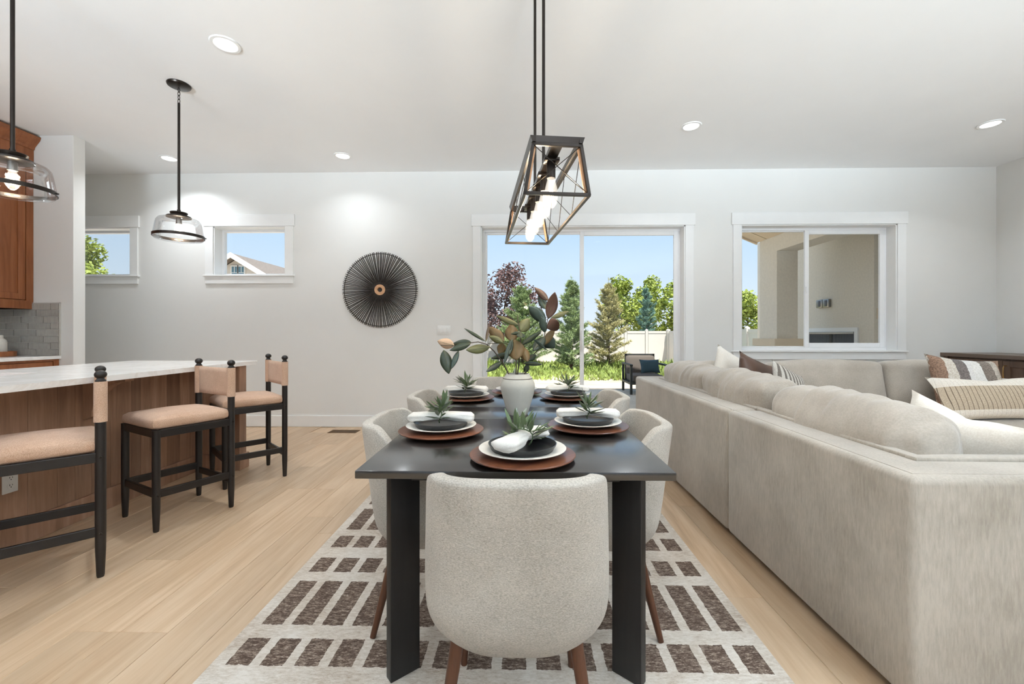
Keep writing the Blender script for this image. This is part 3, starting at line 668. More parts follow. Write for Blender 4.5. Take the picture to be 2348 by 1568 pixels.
# ------------------------------------------------------------ lantern chandelier over the table
def lantern():
    ang = math.atan2(.106, .91)
    r = empty('lantern_chandelier', (.089, 2.125, HC), ang); tag(r, 'bronze trapezoid linear lantern with five tube bulbs hanging over the dining table', 'chandelier')
    zb, zt, zc = 1.700 - HC, 1.893 - HC, 1.922 - HC; hl = .455; wb_, wt_ = .128, .096; b = .0065
    m = MB()
    def bar(p, q, w=b):
        p, q = Vector(p), Vector(q); d = q - p; L = d.length
        mt = Matrix.Translation((p + q) / 2) @ d.to_track_quat('Z', 'Y').to_matrix().to_4x4()
        m.box((0, 0, 0), (w * 2, w * 2, L + w), .001, 1, m=mt)
    for sy in (-1, 1):
        bar((-wb_, sy * hl, zb), (wb_, sy * hl, zb)); bar((-wt_, sy * hl, zt), (wt_, sy * hl, zt))
        for sx in (-1, 1): bar((sx * wb_, sy * hl, zb), (sx * wt_, sy * hl, zt))
    for sx in (-1, 1):
        bar((sx * wb_, -hl, zb), (sx * wb_, hl, zb)); bar((sx * wt_, -hl, zt), (sx * wt_, hl, zt))
    m.bx(-.022, .022, -hl, hl, zt - .004, zt + .016)
    m.build('frame', M['bronze'], r, False)
    for sx in (-1, 1):
        MB().prism([(sx * (wt_ - .010), zt + .005), (sx * (wt_ + .004), zt + .005), (sx * (wt_ + .012), zc), (sx * (wt_ - .010), zc)], 'y', -hl - .012, hl + .012).build('top_rail', M['bronze'], r, False)
        MB().prism([(sx * (hl - .010), zt + .005), (sx * (hl + .004), zt + .005), (sx * (hl + .012), zc), (sx * (hl - .010), zc)], 'x', -wt_ + .010, wt_ - .010).build('top_rail', M['bronze'], r, False)
    for sx in (-1, 1):
        for sy in (-1, 1):
            p, q = Vector((sx * (wb_ - .012), sy * (hl - .012), zb + .01)), Vector((sx * (wt_ - .008), sy * (hl - .012), zt - .006)); d = q - p
            MB().box((0, 0, 0), (.010, .010, d.length), .001, 1, m=Matrix.Translation((p + q) / 2) @ d.to_track_quat('Z', 'Y').to_matrix().to_4x4()).build('wood_inlay', M['hubwood'], r, False)
    for sy in (-1, 1):
        for s in (-1, 1): MB().cyl((s * (wb_ - .006), sy * hl, zb + .006), (-s * (wt_ - .006), sy * hl, zt - .006), .0016, seg=6).build('cross_wire', M['bronze'], r)
    for sx in (-1, 1):
        for k in range(3):
            y0, y1 = -hl + k * 2 * hl / 3, -hl + (k + 1) * 2 * hl / 3
            for a, c in ((y0, y1), (y1, y0)): MB().cyl((sx * wb_, a, zb), (sx * wt_, c, zt), .0016, seg=6).build('cross_wire', M['bronze'], r)
    for k in range(5):
        y = (k - 2) * .163
        MB().box((0, y, zt - .010), (.065, .05, .016), .002).cyl((0, y, zt - .016), (0, y, zt - .085), .0185, .0185, 20).build('socket', M['bronze'], r)
        bl = MB().lathe([(.014, 0), (.017, -.012), (.0265, -.05), (.0285, -.085), (.024, -.112), (.012, -.128), (0, -.132)], (0, y, zt - .080), 24).build('bulb', M['bulbglass'], r)
        f = MB()
        for j in range(6):
            a = j * PI / 3; f.cyl((.004 * math.cos(a), y + .004 * math.sin(a), zt - .095), (.011 * math.cos(a + .5), y + .011 * math.sin(a + .5), zt - .185), .0014, seg=5)
        f.build('filament', M['filament'], bl)
    for y in (-.136, .136):
        MB().cyl((0, y, zt + .016), (0, y, -.16), .0075, seg=12).build('rod', M['bronze'], r)
        for j in range(3):
            zz = -.15 + j * .042
            pts = [(.009 * math.cos(a) * (j % 2), y + .009 * math.cos(a) * ((j + 1) % 2), zz + .022 * math.sin(a) + .012) for a in [2 * PI * i / 14 for i in range(14)]]
            MB().tube(pts, .0028, 6, True).build('chain_link', M['bronze'], r)
    MB().box((0, 0, -.012), (.115, .42, .024), .006).build('canopy', M['bronze'], r)
    l = bpy.data.lights.new('lantern_lamp', 'POINT'); l.energy = 7; l.shadow_soft_size = .03; l.color = (1, .84, .62)
    for y in (-.24, 0.08): 
        lo = bpy.data.objects.new('lantern_lamp', l); C.objects.link(lo); lo.parent = r; lo.location = (0, y, zt - .19)
lantern()

# ------------------------------------------------------------ glass pendants over the island
def pendant():
    r = empty('glass_pendant'); g = lambda z: z - HC
    MB().lathe([(0, 0), (.080, 0), (.082, -.006), (.078, -.016), (.060, -.022), (0, -.022)], seg=40).build('canopy', M['bronze'], r)
    for j in range(4):
        zz = -.045 - j * .030
        pts = [(.009 * math.cos(a) * (j % 2), .009 * math.cos(a) * ((j + 1) % 2), zz + .019 * math.sin(a)) for a in [2 * PI * i / 14 for i in range(14)]]
        MB().tube(pts, .0026, 6, True).build('chain_link', M['bronze'], r)
    MB().cyl((0, 0, -.15), (0, 0, g(2.125)), .0095, seg=14).lathe([(0, g(2.15)), (.013, g(2.15)), (.013, g(2.12)), (0, g(2.12))], seg=16).build('rod', M['bronze'], r)
    MB().lathe([(0, g(2.130)), (.058, g(2.128)), (.060, g(2.125)), (.050, g(2.105)), (.078, g(2.100)), (.084, g(2.096)), (.084, g(2.086)), (.07, g(2.082)), (0, g(2.082))], seg=40).build('cap', M['bronze'], r)
    MB().lathe([(.082, g(2.084)), (.112, g(2.082)), (.134, g(2.074)), (.147, g(2.056)), (.153, g(2.03)), (.160, g(1.985)), (.168, g(1.944)), (.168, g(1.925)), (.160, g(1.912)), (.12, g(1.903)), (.06, g(1.893)), (.018, g(1.889)), (0, g(1.884))], seg=56).build('glass_shade', M['lampglass'], r)
    bd = MB().lathe([(.1685, g(1.948)), (.1725, g(1.947)), (.1725, g(1.926)), (.1685, g(1.925))], seg=56, close=True).build('band', M['bronze'], r)
    for j in range(3):
        a = j * 2 * PI / 3 + .5; MB().cyl((.170 * math.cos(a), .170 * math.sin(a), g(1.936)), (.183 * math.cos(a), .183 * math.sin(a), g(1.936)), .004, seg=10).build('screw', M['bronze'], bd)
    MB().cyl((0, 0, g(2.082)), (0, 0, g(2.035)), .019, .021, 20).build('socket', M['steel'], r)
    bl = MB().lathe([(.014, 0), (.018, -.012), (.030, -.05), (.031, -.065), (.022, -.088), (0, -.098)], (0, 0, g(2.035)), 24).build('bulb', M['bulbglass'], r)
    MB().cyl((0, 0, g(2.020)), (0, 0, g(1.962)), .006, .010, 10).build('filament', M['filament'], bl)
    return r
pd = pendant()
for i, (y, lb) in enumerate(((2.245, 'clear glass bell pendant over the island sink, nearest the wall cabinet crown'), (3.365, 'clear glass bell pendant over the island end close to the small high windows'))):
    o = pd if i == 0 else copy_tree(pd)
    o.location = (-2.755, y, HC); tag(o, lb, 'pendant light', 'glass pendants above the kitchen island')
    l = bpy.data.lights.new('pendant_lamp', 'POINT'); l.energy = 5; l.shadow_soft_size = .03; l.color = (1, .86, .66)
    lo = bpy.data.objects.new('pendant_lamp', l); C.objects.link(lo); lo.parent = o; lo.location = (0, 0, 1.985 - HC)

# ------------------------------------------------------------ kitchen island
IX0, IXP, IXE, IXT = -3.40, -2.73, -2.385, -2.34     # kitchen side, plank panel, end panel edge, counter edge
IY0, IY1, ZT = -.25, 3.64, .915
isl = empty('kitchen_island', (-2.9, 1.7, 0)); tag(isl, 'long kitchen island clad in vertical brown wood planks under a white counter', 'kitchen island')
ox, oyy = -2.9, 1.7
MB().bx(IX0 - ox, IXP - .02 - ox, IY0 - oyy, IY1 - .02 - oyy, 0.0, ZT - .032).build('body', M['walnut'], isl, False)
y = IY1 - .095; rr = random.Random(3); k = 0
while y > .9:
    w = rr.choice((.075, .10, .125, .15)); y0 = max(y - w, .9)
    p = MB().bx(-.02, 0, -(y - y0) / 2 + .0006, (y - y0) / 2 - .0006, .0, ZT - .032, .001, 1).build('plank', M['walnut'], isl, False)
    p.location = (IXP - ox, (y + y0) / 2 - oyy, 0); y = y0
MB().bx(IXP - ox, IXP + .016 - ox, .9 - oyy, IY1 - .095 - oyy, 0, .135, .003).build('plinth', M['walnut'], isl, False)
ep = MB().bx(IXP - .02 - ox, IXE - ox, IY1 - .09 - oyy, IY1 - oyy, 0, ZT - .032, .002).build('end_panel', M['walnut'], isl, False)
MB().bx(IXP - .02 - ox, IXE + .018 - ox, IY1 - .108 - oyy, IY1 + .012 - oyy, 0, .13, .003).build('end_plinth', M['walnut'], ep, False)
MB().bx(IX0 - ox, IXP - .02 - ox, IY1 - .02 - oyy, IY1 - oyy, 0, ZT - .032).build('end_board', M['walnut'], isl, False)
cp = [(IXP - ox, ZT - .032), (IXP + .27 - ox, ZT - .032), (IXP + .27 - ox, ZT - .06)] + [(IXP + .27 - .215 * math.sin(a) - ox, ZT - .06 - .22 * (1 - math.cos(a))) for a in [PI / 2 * i / 10 for i in range(1, 11)]] + [(IXP - ox, ZT - .30)]
for yy in (2.62, 1.35): MB().prism(cp, 'y', yy - .03 - oyy, yy + .03 - oyy).build('corbel', M['walnut'], isl, False)
pl = plate('wall_outlet', (IXP + .001, 2.21, .362), 'right_of_island', 'white duplex outlet set in the wood planks of the island', 'outlet', 1, 'outlet')
# counter with a sink cut-out
SX0, SX1, SY0, SY1 = -3.30, -2.93, 1.75, 2.53
ct = MB()
ct.bx(-3.45, SX0, -.3, 3.72, ZT - .032, ZT).bx(SX1, IXT, -.3, 3.72, ZT - .032, ZT).bx(SX0, SX1, -.3, SY0, ZT - .032, ZT).bx(SX0, SX1, SY1, 3.72, ZT - .032, ZT)
bmesh.ops.remove_doubles(ct.bm, verts=ct.bm.verts[:], dist=1e-5)
tag(ct.build('island_countertop', M['quartz'], None, False), 'white veined quartz countertop with a sink cut-out on the island', 'countertop')
tag(MB().bx(SX0 - .01, SX1 + .01, SY0 - .01, SY1 + .01, .70, .71).bx(SX0 - .012, SX0, SY0 - .01, SY1 + .01, .71, ZT - .033).bx(SX1, SX1 + .012, SY0 - .01, SY1 + .01, .71, ZT - .033).bx(SX0, SX1, SY0 - .012, SY0, .71, ZT - .033).bx(SX0, SX1, SY1, SY1 + .012, .71, ZT - .033).build('kitchen_sink', M['sink'], None, False), 'beige undermount sink set in the island countertop', 'sink')

# ------------------------------------------------------------ bar stools (local: back at -y, facing +y)
def stool():
    r = empty('bar_stool'); w, d = .21, .205; R = .0205
    for sx in (-1, 1):
        lg = MB().lathe([(0, 0), (.013, 0), (.015, .01), (.0195, .13), (R, .26), (R, .928), (0, .928)], (sx * w, -d, 0), 20).build('leg', M['stool'], r)
        MB().lathe([(0, .926), (.0205, .927), (.0205, .931), (.015, .937), (.0135, .941)] + [(.0235 * math.sin(a), .9585 - .0205 * math.cos(a)) for a in [.62 + (PI - .62) * i / 10 for i in range(10)]] + [(0, .979)], (sx * w, -d, 0), 20).build('finial', M['stool'], lg)
        MB().lathe([(0, 0), (.013, 0), (.015, .01), (.0195, .13), (R, .26), (R, .590), (0, .590)], (sx * w, d, 0), 20).build('leg', M['stool'], r)
        MB().bx(sx * w - .011, sx * w + .011, -d + .015, d - .015, .545, .592, .003).build('seat_rail', M['stool'], r, False)
        MB().bx(sx * w - .009, sx * w + .009, -d + .015, d - .015, .195, .240, .003).build('stretcher', M['stool'], r, False)
        MB().cyl((sx * (w + .018), -d, .57), (sx * (w + .026), -d, .57), .005, seg=10).cyl((sx * (w + .018), -d, .21), (sx * (w + .026), -d, .21), .005, seg=10).cyl((sx * (w + .018), d, .21), (sx * (w + .026), d, .21), .005, seg=10).build('bolt', M['bronze'], r)
    for sy in (-1, 1):
        MB().bx(-w + .015, w - .015, sy * d - .011, sy * d + .011, .545, .592, .003).build('seat_rail', M['stool'], r, False)
    MB().bx(-w + .015, w - .015, -d - .009, -d + .009, .165, .205, .003).build('stretcher', M['stool'], r, False)
    MB().bx(-w + .015, w - .015, d - .009, d + .009, .195, .240, .003).build('footrest', M['stool'], r, False)
    MB().soft((0, .012, .624), (.44, .435, .066), .030, 12, (0, 0, .024)).build('seat', M['stoolfab'], r)
    # woven back sling wrapped round the two posts
    for sx in (-1, 1): MB().lathe([(.0205, .735), (.0245, .735), (.0245, .926), (.0205, .926)], (sx * w, -d, 0), 20, close=True).build('back_wrap', M['stoolfab'], r)
    def sl_(u, v):
        x = (u * 2 - 1) * (w - .012); return Vector((x, -d + .004 * (1 - (x / w) ** 2), .738 + .184 * v))
    o = MB().grid(sl_, 12, 6).build('back_sling', M['stoolfab'], r); s = o.modifiers.new('thickness', 'SOLIDIFY'); s.thickness = .014; s.offset = 0
    return r
s0 = stool()
def place_stool(i, near, ang, lb):
    o = s0 if i == 0 else copy_tree(s0)
    f = Vector((math.cos(ang), math.sin(ang)))          # facing direction
    rt = Vector((f.y, -f.x))                            # local +x
    c = Vector(near) + f * .205 + rt * .21
    o.location = (c.x, c.y, 0); o.rotation_euler = (0, 0, ang - PI / 2); tag(o, lb, 'bar stool', 'bar stools along the island')
# near back foot position, facing angle (toward the island and away from the wall)
place_stool(0, (-1.995, 1.975), math.radians(225.4), 'dark wood bar stool with blush boucle seat in front of the island outlet')
place_stool(1, (-1.93, 2.79), math.radians(242), 'dark wood bar stool with blush boucle seat between the two other stools')
place_stool(2, (-1.915, 3.405), math.radians(227), 'dark wood bar stool with blush boucle seat at the island end by the wall art')

# ------------------------------------------------------------ kitchen wall units
def shaker(name, mat, parent, p, u, n, w, h, t=.02, rail=.06, arch=False):
    """shaker door: p = lower corner, u = width direction, n = outward normal"""
    u, n = Vector(u), Vector(n); up = Vector((0, 0, 1))
    m = Matrix((( u.x, n.x, 0, p[0]), (u.y, n.y, 0, p[1]), (0, 0, 1, p[2]), (0, 0, 0, 1)))
    b = MB().bx(rail, w - rail, 0, t * .45, rail, h - rail, m=m)
    b.bx(0, rail, 0, t, 0, h, .0015, 1, m).bx(w - rail, w, 0, t, 0, h, .0015, 1, m).bx(rail, w - rail, 0, t, 0, rail, .0015, 1, m).bx(rail, w - rail, 0, t, h - rail, h, .0015, 1, m)
    return b.build(name, mat, parent, False)
XU = -4.935
uc = empty('wall_cabinet', (XL, 2.6, 1.402)); tag(uc, 'warm brown shaker wall cabinet with crown moulding against the partition wall', 'kitchen cabinet')
uy1 = 4.198; uo = Vector((XL, 2.6, 1.402))
MB().bx(0.003, XU - .022 - XL, .6 - 2.6, uy1 - 2.6, .0, 3.03 - 1.402).build('body', M['cabwood'], uc, False)
MB().bx(0, XU - XL, .6 - 2.6, uy1 - 2.6, .0, .085, .002).bx(XU - .022 - XL, XU - XL, uy1 - .062 - 2.6, uy1 - 2.6, .085, 2.885 - 1.402).bx(XU - .022 - XL, XU + .004 - XL, .6 - 2.6, uy1 - 2.6, 2.865 - 1.402, 3.03 - 1.402).build('face_frame', M['cabwood'], uc, False)
yd = uy1 - .064
for k in range(3): shaker('door', M['cabwood'], uc, (XU - .022 - XL, yd - .62 * (k + 1) + .003 - 2.6, .092), (0, 1, 0), (1, 0, 0), .614, 1.36)
MB().prism([(XU - .004 - XL, 3.01 - 1.402), (XU + .012 - XL, 3.01 - 1.402), (XU + .018 - XL, 3.035 - 1.402), (XU + .07 - XL, 3.10 - 1.402), (XU + .078 - XL, 3.125 - 1.402), (XU + .078 - XL, 3.135 - 1.402), (XU - .02 - XL, 3.135 - 1.402)], 'y', .6 - 2.6, uy1 - 2.6).build('crown', M['cabwood'], uc, False)
lc = empty('base_cabinet', (XL, 2.6, 0)); tag(lc, 'warm brown shaker base cabinet under the white counter by the tiled partition', 'kitchen cabinet')
XB = -4.67
MB().bx(.003, XB - .022 - XL, .6 - 2.6, uy1 - 2.6, .09, .900).bx(.003, XB - .09 - XL, .6 - 2.6, uy1 - 2.6, 0, .09).build('body', M['cabwood'], lc, False)
MB().bx(XB - .022 - XL, XB - XL, uy1 - .05 - 2.6, uy1 - 2.6, .09, .900).bx(XB - .022 - XL, XB - XL, .6 - 2.6, uy1 - .05 - 2.6, .88, .900).build('face_frame', M['cabwood'], lc, False)
for k in range(3):
    MB().bx(XB - .022 - XL, XB - XL, uy1 - .054 - .62 * (k + 1) + .003 - 2.6, uy1 - .054 - .62 * k - .003 - 2.6, .72, .874, .002).build('drawer_front', M['cabwood'], lc, False)
    shaker('door', M['cabwood'], lc, (XB - .022 - XL, uy1 - .054 - .62 * (k + 1) + .003 - 2.6, .1), (0, 1, 0), (1, 0, 0), .614, .61)
tag(MB().bx(XL + .002, -4.645, .6, uy1, .901, .933, .003).build('kitchen_countertop', M['quartz'], None, False), 'white quartz countertop along the kitchen wall below the tiled backsplash', 'countertop')
# backsplash: tiles in running bond on the partition face
bs = MB().bx(XL + .001, -4.655, 4.1915, 4.199, .934, 1.463).build('backsplash', M['grout'], None, False); tag(bs, 'grey running bond tile backsplash on the partition wall above the counter', 'backsplash')
th, tw = .066, .232; tile = None; row = 0; z = 1.461
while z - th > .93:
    x = -4.657 - (.075, 0, .155)[row % 3]; x1 = -4.657
    xs = [x1]; c0 = x1 - (.085, .235, .160)[row % 3]
    while c0 > XL: xs.append(c0); c0 -= tw
    xs.append(XL + .002)
    for a, b in zip(xs, xs[1:]):
        if a - b < .015: continue
        if tile is None: tile = MB().box((0, 0, 0), (1, .008, th - .006), .0, 1).build('tile', M['tile'], bs, False); o = tile
        else: o = inst(tile, 'tile', bs)
        o.location = ((a + b) / 2, 4.189, z - th / 2); o.scale = (a - b - .006, 1, 1)
    z -= th; row += 1
MB().bx(-4.657, -4.650, 4.186, 4.199, .934, 1.468).bx(XL, -4.650, 4.186, 4.199, 1.463, 1.468).build('edge_trim', M['grout'], bs, False)
# tray and canister on the counter
tag(MB().lathe([(0, .0), (.150, 0), (.156, .004), (.158, .05), (.150, .05), (.148, .012), (0, .010)], (-5.085, 3.98, .933), 44).build('round_tray', M['cabwood'], None), 'round brown wooden tray on the kitchen counter by the backsplash', 'tray')
tag(MB().lathe([(0, 0), (.055, 0), (.058, .006), (.058, .13), (.052, .15), (.034, .165), (.034, .195), (.030, .198), (0, .198)], (-5.05, 4.00, .944), 32).build('canister', M['stone'], None), 'cream ceramic canister standing on the round wooden tray', 'canister')
sp = empty('leafy_sprig', (-4.985, 3.90, .944)); tag(sp, 'small green sprig beside the canister on the wooden tray', 'sprig')
rnd = random.Random(11)
MB().tube([(0, 0, 0), (.005, -.006, .06), (.0, -.01, .13)], .002, 6).build('stem', M['green'], sp)
M['fresh'] = flat('fresh_leaf_green', (92, 132, 52), .5, var=.3, scale=30)
lf = None
for k in range(22):
    d = Vector((rnd.uniform(-1, 1), rnd.uniform(-1, 1), rnd.uniform(-.2, .8))).normalized(); zz = rnd.uniform(.04, .135)
    if lf is None: lf = lance_leaf(4).build('leaf', M['fresh'], sp); o = lf
    else: o = inst(lf, 'leaf', sp)
    o.rotation_mode = 'QUATERNION'; o.rotation_quaternion = d.to_track_quat('Y', 'Z'); o.location = (0, -.005, zz); L = rnd.uniform(.03, .045); o.scale = (L * .55, L, L)

# ------------------------------------------------------------ storage cabinet on the right wall
sx0 = 5.075; st_ = empty('storage_cabinet', (5.4, 4.3, 0)); tag(st_, 'low built-in brown wood storage cabinet in the corner beside the sofa', 'cabinet')
MB().bx(sx0 + .02 - 5.4, XR - .002 - 5.4, 3.40 - 4.3, YB - .016 - 4.3, .08, .888).bx(sx0 + .08 - 5.4, XR - .016 - 5.4, 3.42 - 4.3, YB - .016 - 4.3, 0, .08).build('body', M['cabwood2'], st_, False)
MB().bx(sx0 - .002 - 5.4, sx0 + .02 - 5.4, YB - .065 - 4.3, YB - .016 - 4.3, .08, .888).build('face_frame', M['cabwood2'], st_, False)
MB().bx(5.045 - 5.4, XR - .002 - 5.4, 3.38 - 4.3, YB - .002 - 4.3, .888, .930, .003).build('top', M['cabtop'], st_, False)
ye = YB - .068
for k in range(3):
    yy0 = ye - .575 * (k + 1)
    d_ = shaker('door', M['cabwood2'], st_, (sx0 + .02 - 5.4, yy0 + .002 - 4.3, .10), (0, 1, 0), (-1, 0, 0), .571, .77, .022, .065)
    hy_ = (yy0 + .035 if k % 2 == 0 else yy0 + .54) - 4.3; hx_ = sx0 - .004 - 5.4
    MB().tube([(hx_, hy_, .68), (hx_ - .026, hy_, .685), (hx_ - .030, hy_, .70), (hx_ - .032, hy_, .75), (hx_ - .030, hy_, .80), (hx_ - .026, hy_, .815), (hx_, hy_, .82)], .0052, 8).build('handle', M['brass'], d_)

# ------------------------------------------------------------ sectional sofa
SX, SB, SH = 1.165, .215, .722                    # outer left face, back thickness, back height
def welt(parent, pts, closed=False, r=.0045): return MB().tube(pts, r, 6, closed).build('welt', M['sofacush'], parent)
def feet(parent, pts, o):
    for x, y in pts: MB().bx(x - .03 - o[0], x + .03 - o[0], y - .03 - o[1], y + .03 - o[1], 0, .04).build('foot', M['dark'], parent, False)
def cushion(parent, c, d, puff, seed, rot=None, mat='sofacush', r=.055, wr=.014, ws=8, n=30):
    m = Matrix.Translation(c) @ (rot if rot is not None else Matrix.Identity(4))
    o = MB().soft((0, 0, 0), d, r, n, puff, wr, ws, seed, m).build('back_cushion', M[mat], parent, angle=80); return o
seamY = 2.436; Y0, Y1 = 1.295, 4.37; XF = 2.17
# near unit
o1 = (1.6, 1.85); u1 = empty('sofa_section', (o1[0], o1[1], 0)); tag(u1, 'greige velvet sofa section with an end arm, closest to the front dining chair', 'sofa', 'sectional sofa pieces')
X = lambda v: v - o1[0]; Yl = lambda v: v - o1[1]
MB().lshape([(X(SX), Yl(Y0)), (X(XF), Yl(Y0)), (X(XF), Yl(Y0 + SB)), (X(SX + SB), Yl(Y0 + SB)), (X(SX + SB), Yl(seamY - .003)), (X(SX), Yl(seamY - .003))], .035, SH, .026).bx(X(SX + .1), X(XF), Yl(Y0 + .1), Yl(seamY - .003), .04, .27, .015, 2).build('frame', M['sofa'], u1)
a, b = SX + .034, SX + SB - .05; ya, yb = Y0 + .034, Y0 + SB - .05
welt(u1, [(X(XF - .03), Yl(ya), SH), (X(a), Yl(ya), SH), (X(a), Yl(seamY - .01), SH)], r=.0022)
MB().soft((X(SX + SB - .025), Yl((Y0 + SB + seamY) / 2 - .02), SH + .003), (.05, seamY - Y0 - SB + .04, .022), .010, 4).soft((X((SX + SB + XF) / 2 - .025), Yl(Y0 + SB - .025), SH + .003), (XF - SX - SB + .05, .05, .022), .010, 4).build('top_roll', M['sofa'], u1)
MB().soft((X((SX + SB + XF) / 2 + .02), Yl((Y0 + SB + seamY) / 2), .365), (XF - SX - SB, seamY - Y0 - SB - .012, .20), .05, 10, (0, 0, .015), .006).build('seat_cushion', M['sofacush'], u1)
cushion(u1, (X(SX + SB + .115), Yl(1.965), .645), (.24, .86, .42), (.05, .02, .045), 3.1, Matrix.Rotation(math.radians(-7), 4, 'Y'), wr=.018, ws=(3, 12, 3), n=64, r=.09)
feet(u1, [(SX + .1, Y0 + .1), (SX + .1, seamY - .1), (XF - .1, Y0 + .1), (XF - .1, seamY - .1)], o1)
# far-left corner unit
o2 = (1.6, 3.4); u2 = empty('sofa_section', (o2[0], o2[1], 0)); tag(u2, 'greige velvet corner sofa section with two back cushions beside the sliding door', 'sofa', 'sectional sofa pieces')
X = lambda v: v - o2[0]; Yl = lambda v: v - o2[1]
MB().lshape([(X(SX), Yl(seamY + .003)), (X(SX + SB), Yl(seamY + .003)), (X(SX + SB), Yl(Y1 - SB)), (X(2.195), Yl(Y1 - SB)), (X(2.195), Yl(Y1)), (X(SX), Yl(Y1))], .035, SH, .026).bx(X(SX + .1), X(XF), Yl(seamY + .003), Yl(Y1 - .1), .04, .27, .015, 2).build('frame', M['sofa'], u2)
welt(u2, [(X(a), Yl(seamY + .01), SH), (X(a), Yl(Y1 - .034), SH), (X(2.19), Yl(Y1 - .034), SH)], r=.0022)
MB().soft((X(SX + SB - .025), Yl((seamY + Y1 - SB) / 2), SH + .003), (.05, Y1 - SB - seamY - .01, .022), .010, 4).build('top_roll', M['sofa'], u2)
MB().soft((X((SX + SB + XF) / 2 + .02), Yl((Y1 - SB + seamY) / 2), .365), (XF - SX - SB, Y1 - SB - seamY - .012, .20), .05, 10, (0, 0, .015), .006).build('seat_cushion', M['sofacush'], u2)
cushion(u2, (X(SX + SB + .115), Yl(2.84), .655), (.24, .78, .44), (.05, .02, .035), 7.7, Matrix.Rotation(math.radians(-7), 4, 'Y'), wr=.020, ws=(3, 17, 3), n=64)
cushion(u2, (X(SX + SB + .115), Yl(3.675), .655), (.24, .87, .44), (.05, .02, .03), 1.9, Matrix.Rotation(math.radians(-7), 4, 'Y'), wr=.020, ws=(3, 17, 3), n=64)
feet(u2, [(SX + .1, seamY + .1), (SX + .1, Y1 - .1), (XF - .1, seamY + .1), (2.1, Y1 - .1)], o2)
# section along the window wall
o3 = (3.4, 3.9); u3 = empty('sofa_section', (o3[0], o3[1], 0)); tag(u3, 'greige velvet sofa section with an end arm under the wide window', 'sofa', 'sectional sofa pieces')
X = lambda v: v - o3[0]; Yl = lambda v: v - o3[1]; XE = 4.70
MB().lshape([(X(2.201), Yl(Y1)), (X(2.201), Yl(Y1 - SB)), (X(XE - .2), Yl(Y1 - SB)), (X(XE - .2), Yl(3.35)), (X(XE), Yl(3.35)), (X(XE), Yl(Y1))], .035, SH, .026).bx(X(2.201), X(XE - .05), Yl(3.35), Yl(Y1 - .1), .04, .27, .015, 2).build('frame', M['sofa'], u3)
MB().soft((X(2.78), Yl(3.74), .365), (1.13, .78, .20), .05, 10, (0, 0, .015), .006).build('seat_cushion', M['sofacush'], u3)
MB().soft((X(3.925), Yl(3.74), .365), (1.13, .78, .20), .05, 10, (0, 0, .015), .006).build('seat_cushion', M['sofacush'], u3)
for c, w, sd, nm in ((2.82, 1.0, 5.0, 0), (3.70, .70, 9.0, 1)):
    cushion(u3, (X(c), Yl(Y1 - SB - .11), .66), (w, .24, .45), (.015, .04, .03), sd, Matrix.Rotation(math.radians(-9), 4, 'X'), wr=.006, ws=5)
cushion(u2, (1.83 - o2[0], Y1 - SB - .11 - o2[1], .65), (.62, .22, .44), (.015, .04, .03), 6.0, Matrix.Rotation(math.radians(-9), 4, 'X'), wr=.006)
feet(u3, [(2.3, 3.45), (2.3, Y1 - .1), (XE - .1, 3.45), (XE - .1, Y1 - .1)], o3)

# throw pillows
def pillow_mesh(w, h, t, seed, n=18, dent=0.0):
    b = MB()
    for sgn in (-1, 1):
        def f(u, v):
            U, V = u * 2 - 1, v * 2 - 1
            k = ((1 - abs(U) ** 2.6) * (1 - abs(V) ** 2.6)) ** .55
            pin = 1 - .10 * (1 - V * V) * abs(U) ** 2 * 1.0; pin2 = 1 - .10 * (1 - U * U) * abs(V) ** 2
            x = w / 2 * U * pin; z = h / 2 * V * pin2
            z -= dent * math.exp(-(U / .28) ** 2) * (V + 1) / 2
            y = sgn * t / 2 * k + .010 * noise.noise(Vector((x * 7 + seed, z * 7, sgn * 3))) * k
            return Vector((x, y, z))
        b.grid(f, n, n)
    bmesh.ops.remove_doubles(b.bm, verts=b.bm.verts[:], dist=1e-5)
    return b
def pillow(mat, w, h, t, loc, rot, label, seed, dent=0.0):
    o = pillow_mesh(w, h, t, seed, dent=dent).build('throw_pillow', mat, None, angle=85); o.location = loc; o.rotation_euler = [math.radians(q) for q in rot]
    tag(o, label, 'pillow', 'throw pillows on the sofa'); return o
def stripe_mat(name, stops, period, axis=0, blur=0.0, fuzz=90):
    t = NT(name); tc = t.n('TexCoord'); sp_ = t.n('SeparateXYZ'); t.t.links.new(tc.outputs['Object'], sp_.inputs[0])
    j = t.math('MULTIPLY', t.math('SUBTRACT', t.noise(tc.outputs['Object'], 40, 3), .5), blur)
    u = t.math('DIVIDE', t.math('MODULO', t.math('ADD', t.math('ADD', sp_.outputs[axis], j), 10 * period), period), period)
    nd = t.n('ValToRGB'); nd.color_ramp.interpolation = 'CONSTANT'; t.put(nd.inputs[0], u); e = nd.color_ramp.elements
    while len(e) < len(stops): e.new(.5)
    for el, (p, c) in zip(e, stops): el.position = p; el.color = srgb(*c)
    fz = t.noise(tc.outputs['Object'], fuzz, 4, .7)
    t.base(t.mix(.55, nd.outputs[0], t.ramp(fz, [(.35, srgb(90, 84, 80)), (.65, srgb(240, 236, 230))]), 'OVERLAY')); t.rough(.95); t.bump(fz, .5, .006); return t.m
M['wool'] = stripe_mat('striped_wool', [(0, (226, 224, 220)), (.16, (128, 118, 110)), (.34, (186, 178, 168)), (.46, (150, 122, 104)), (.62, (214, 206, 196)), (.76, (120, 112, 110)), (.92, (224, 222, 220))], .50, 0, .02)
M['greystripe'] = stripe_mat('grey_striped_cotton', [(0, (208, 204, 198)), (.55, (118, 112, 106))], .045, 0, .004, 200)
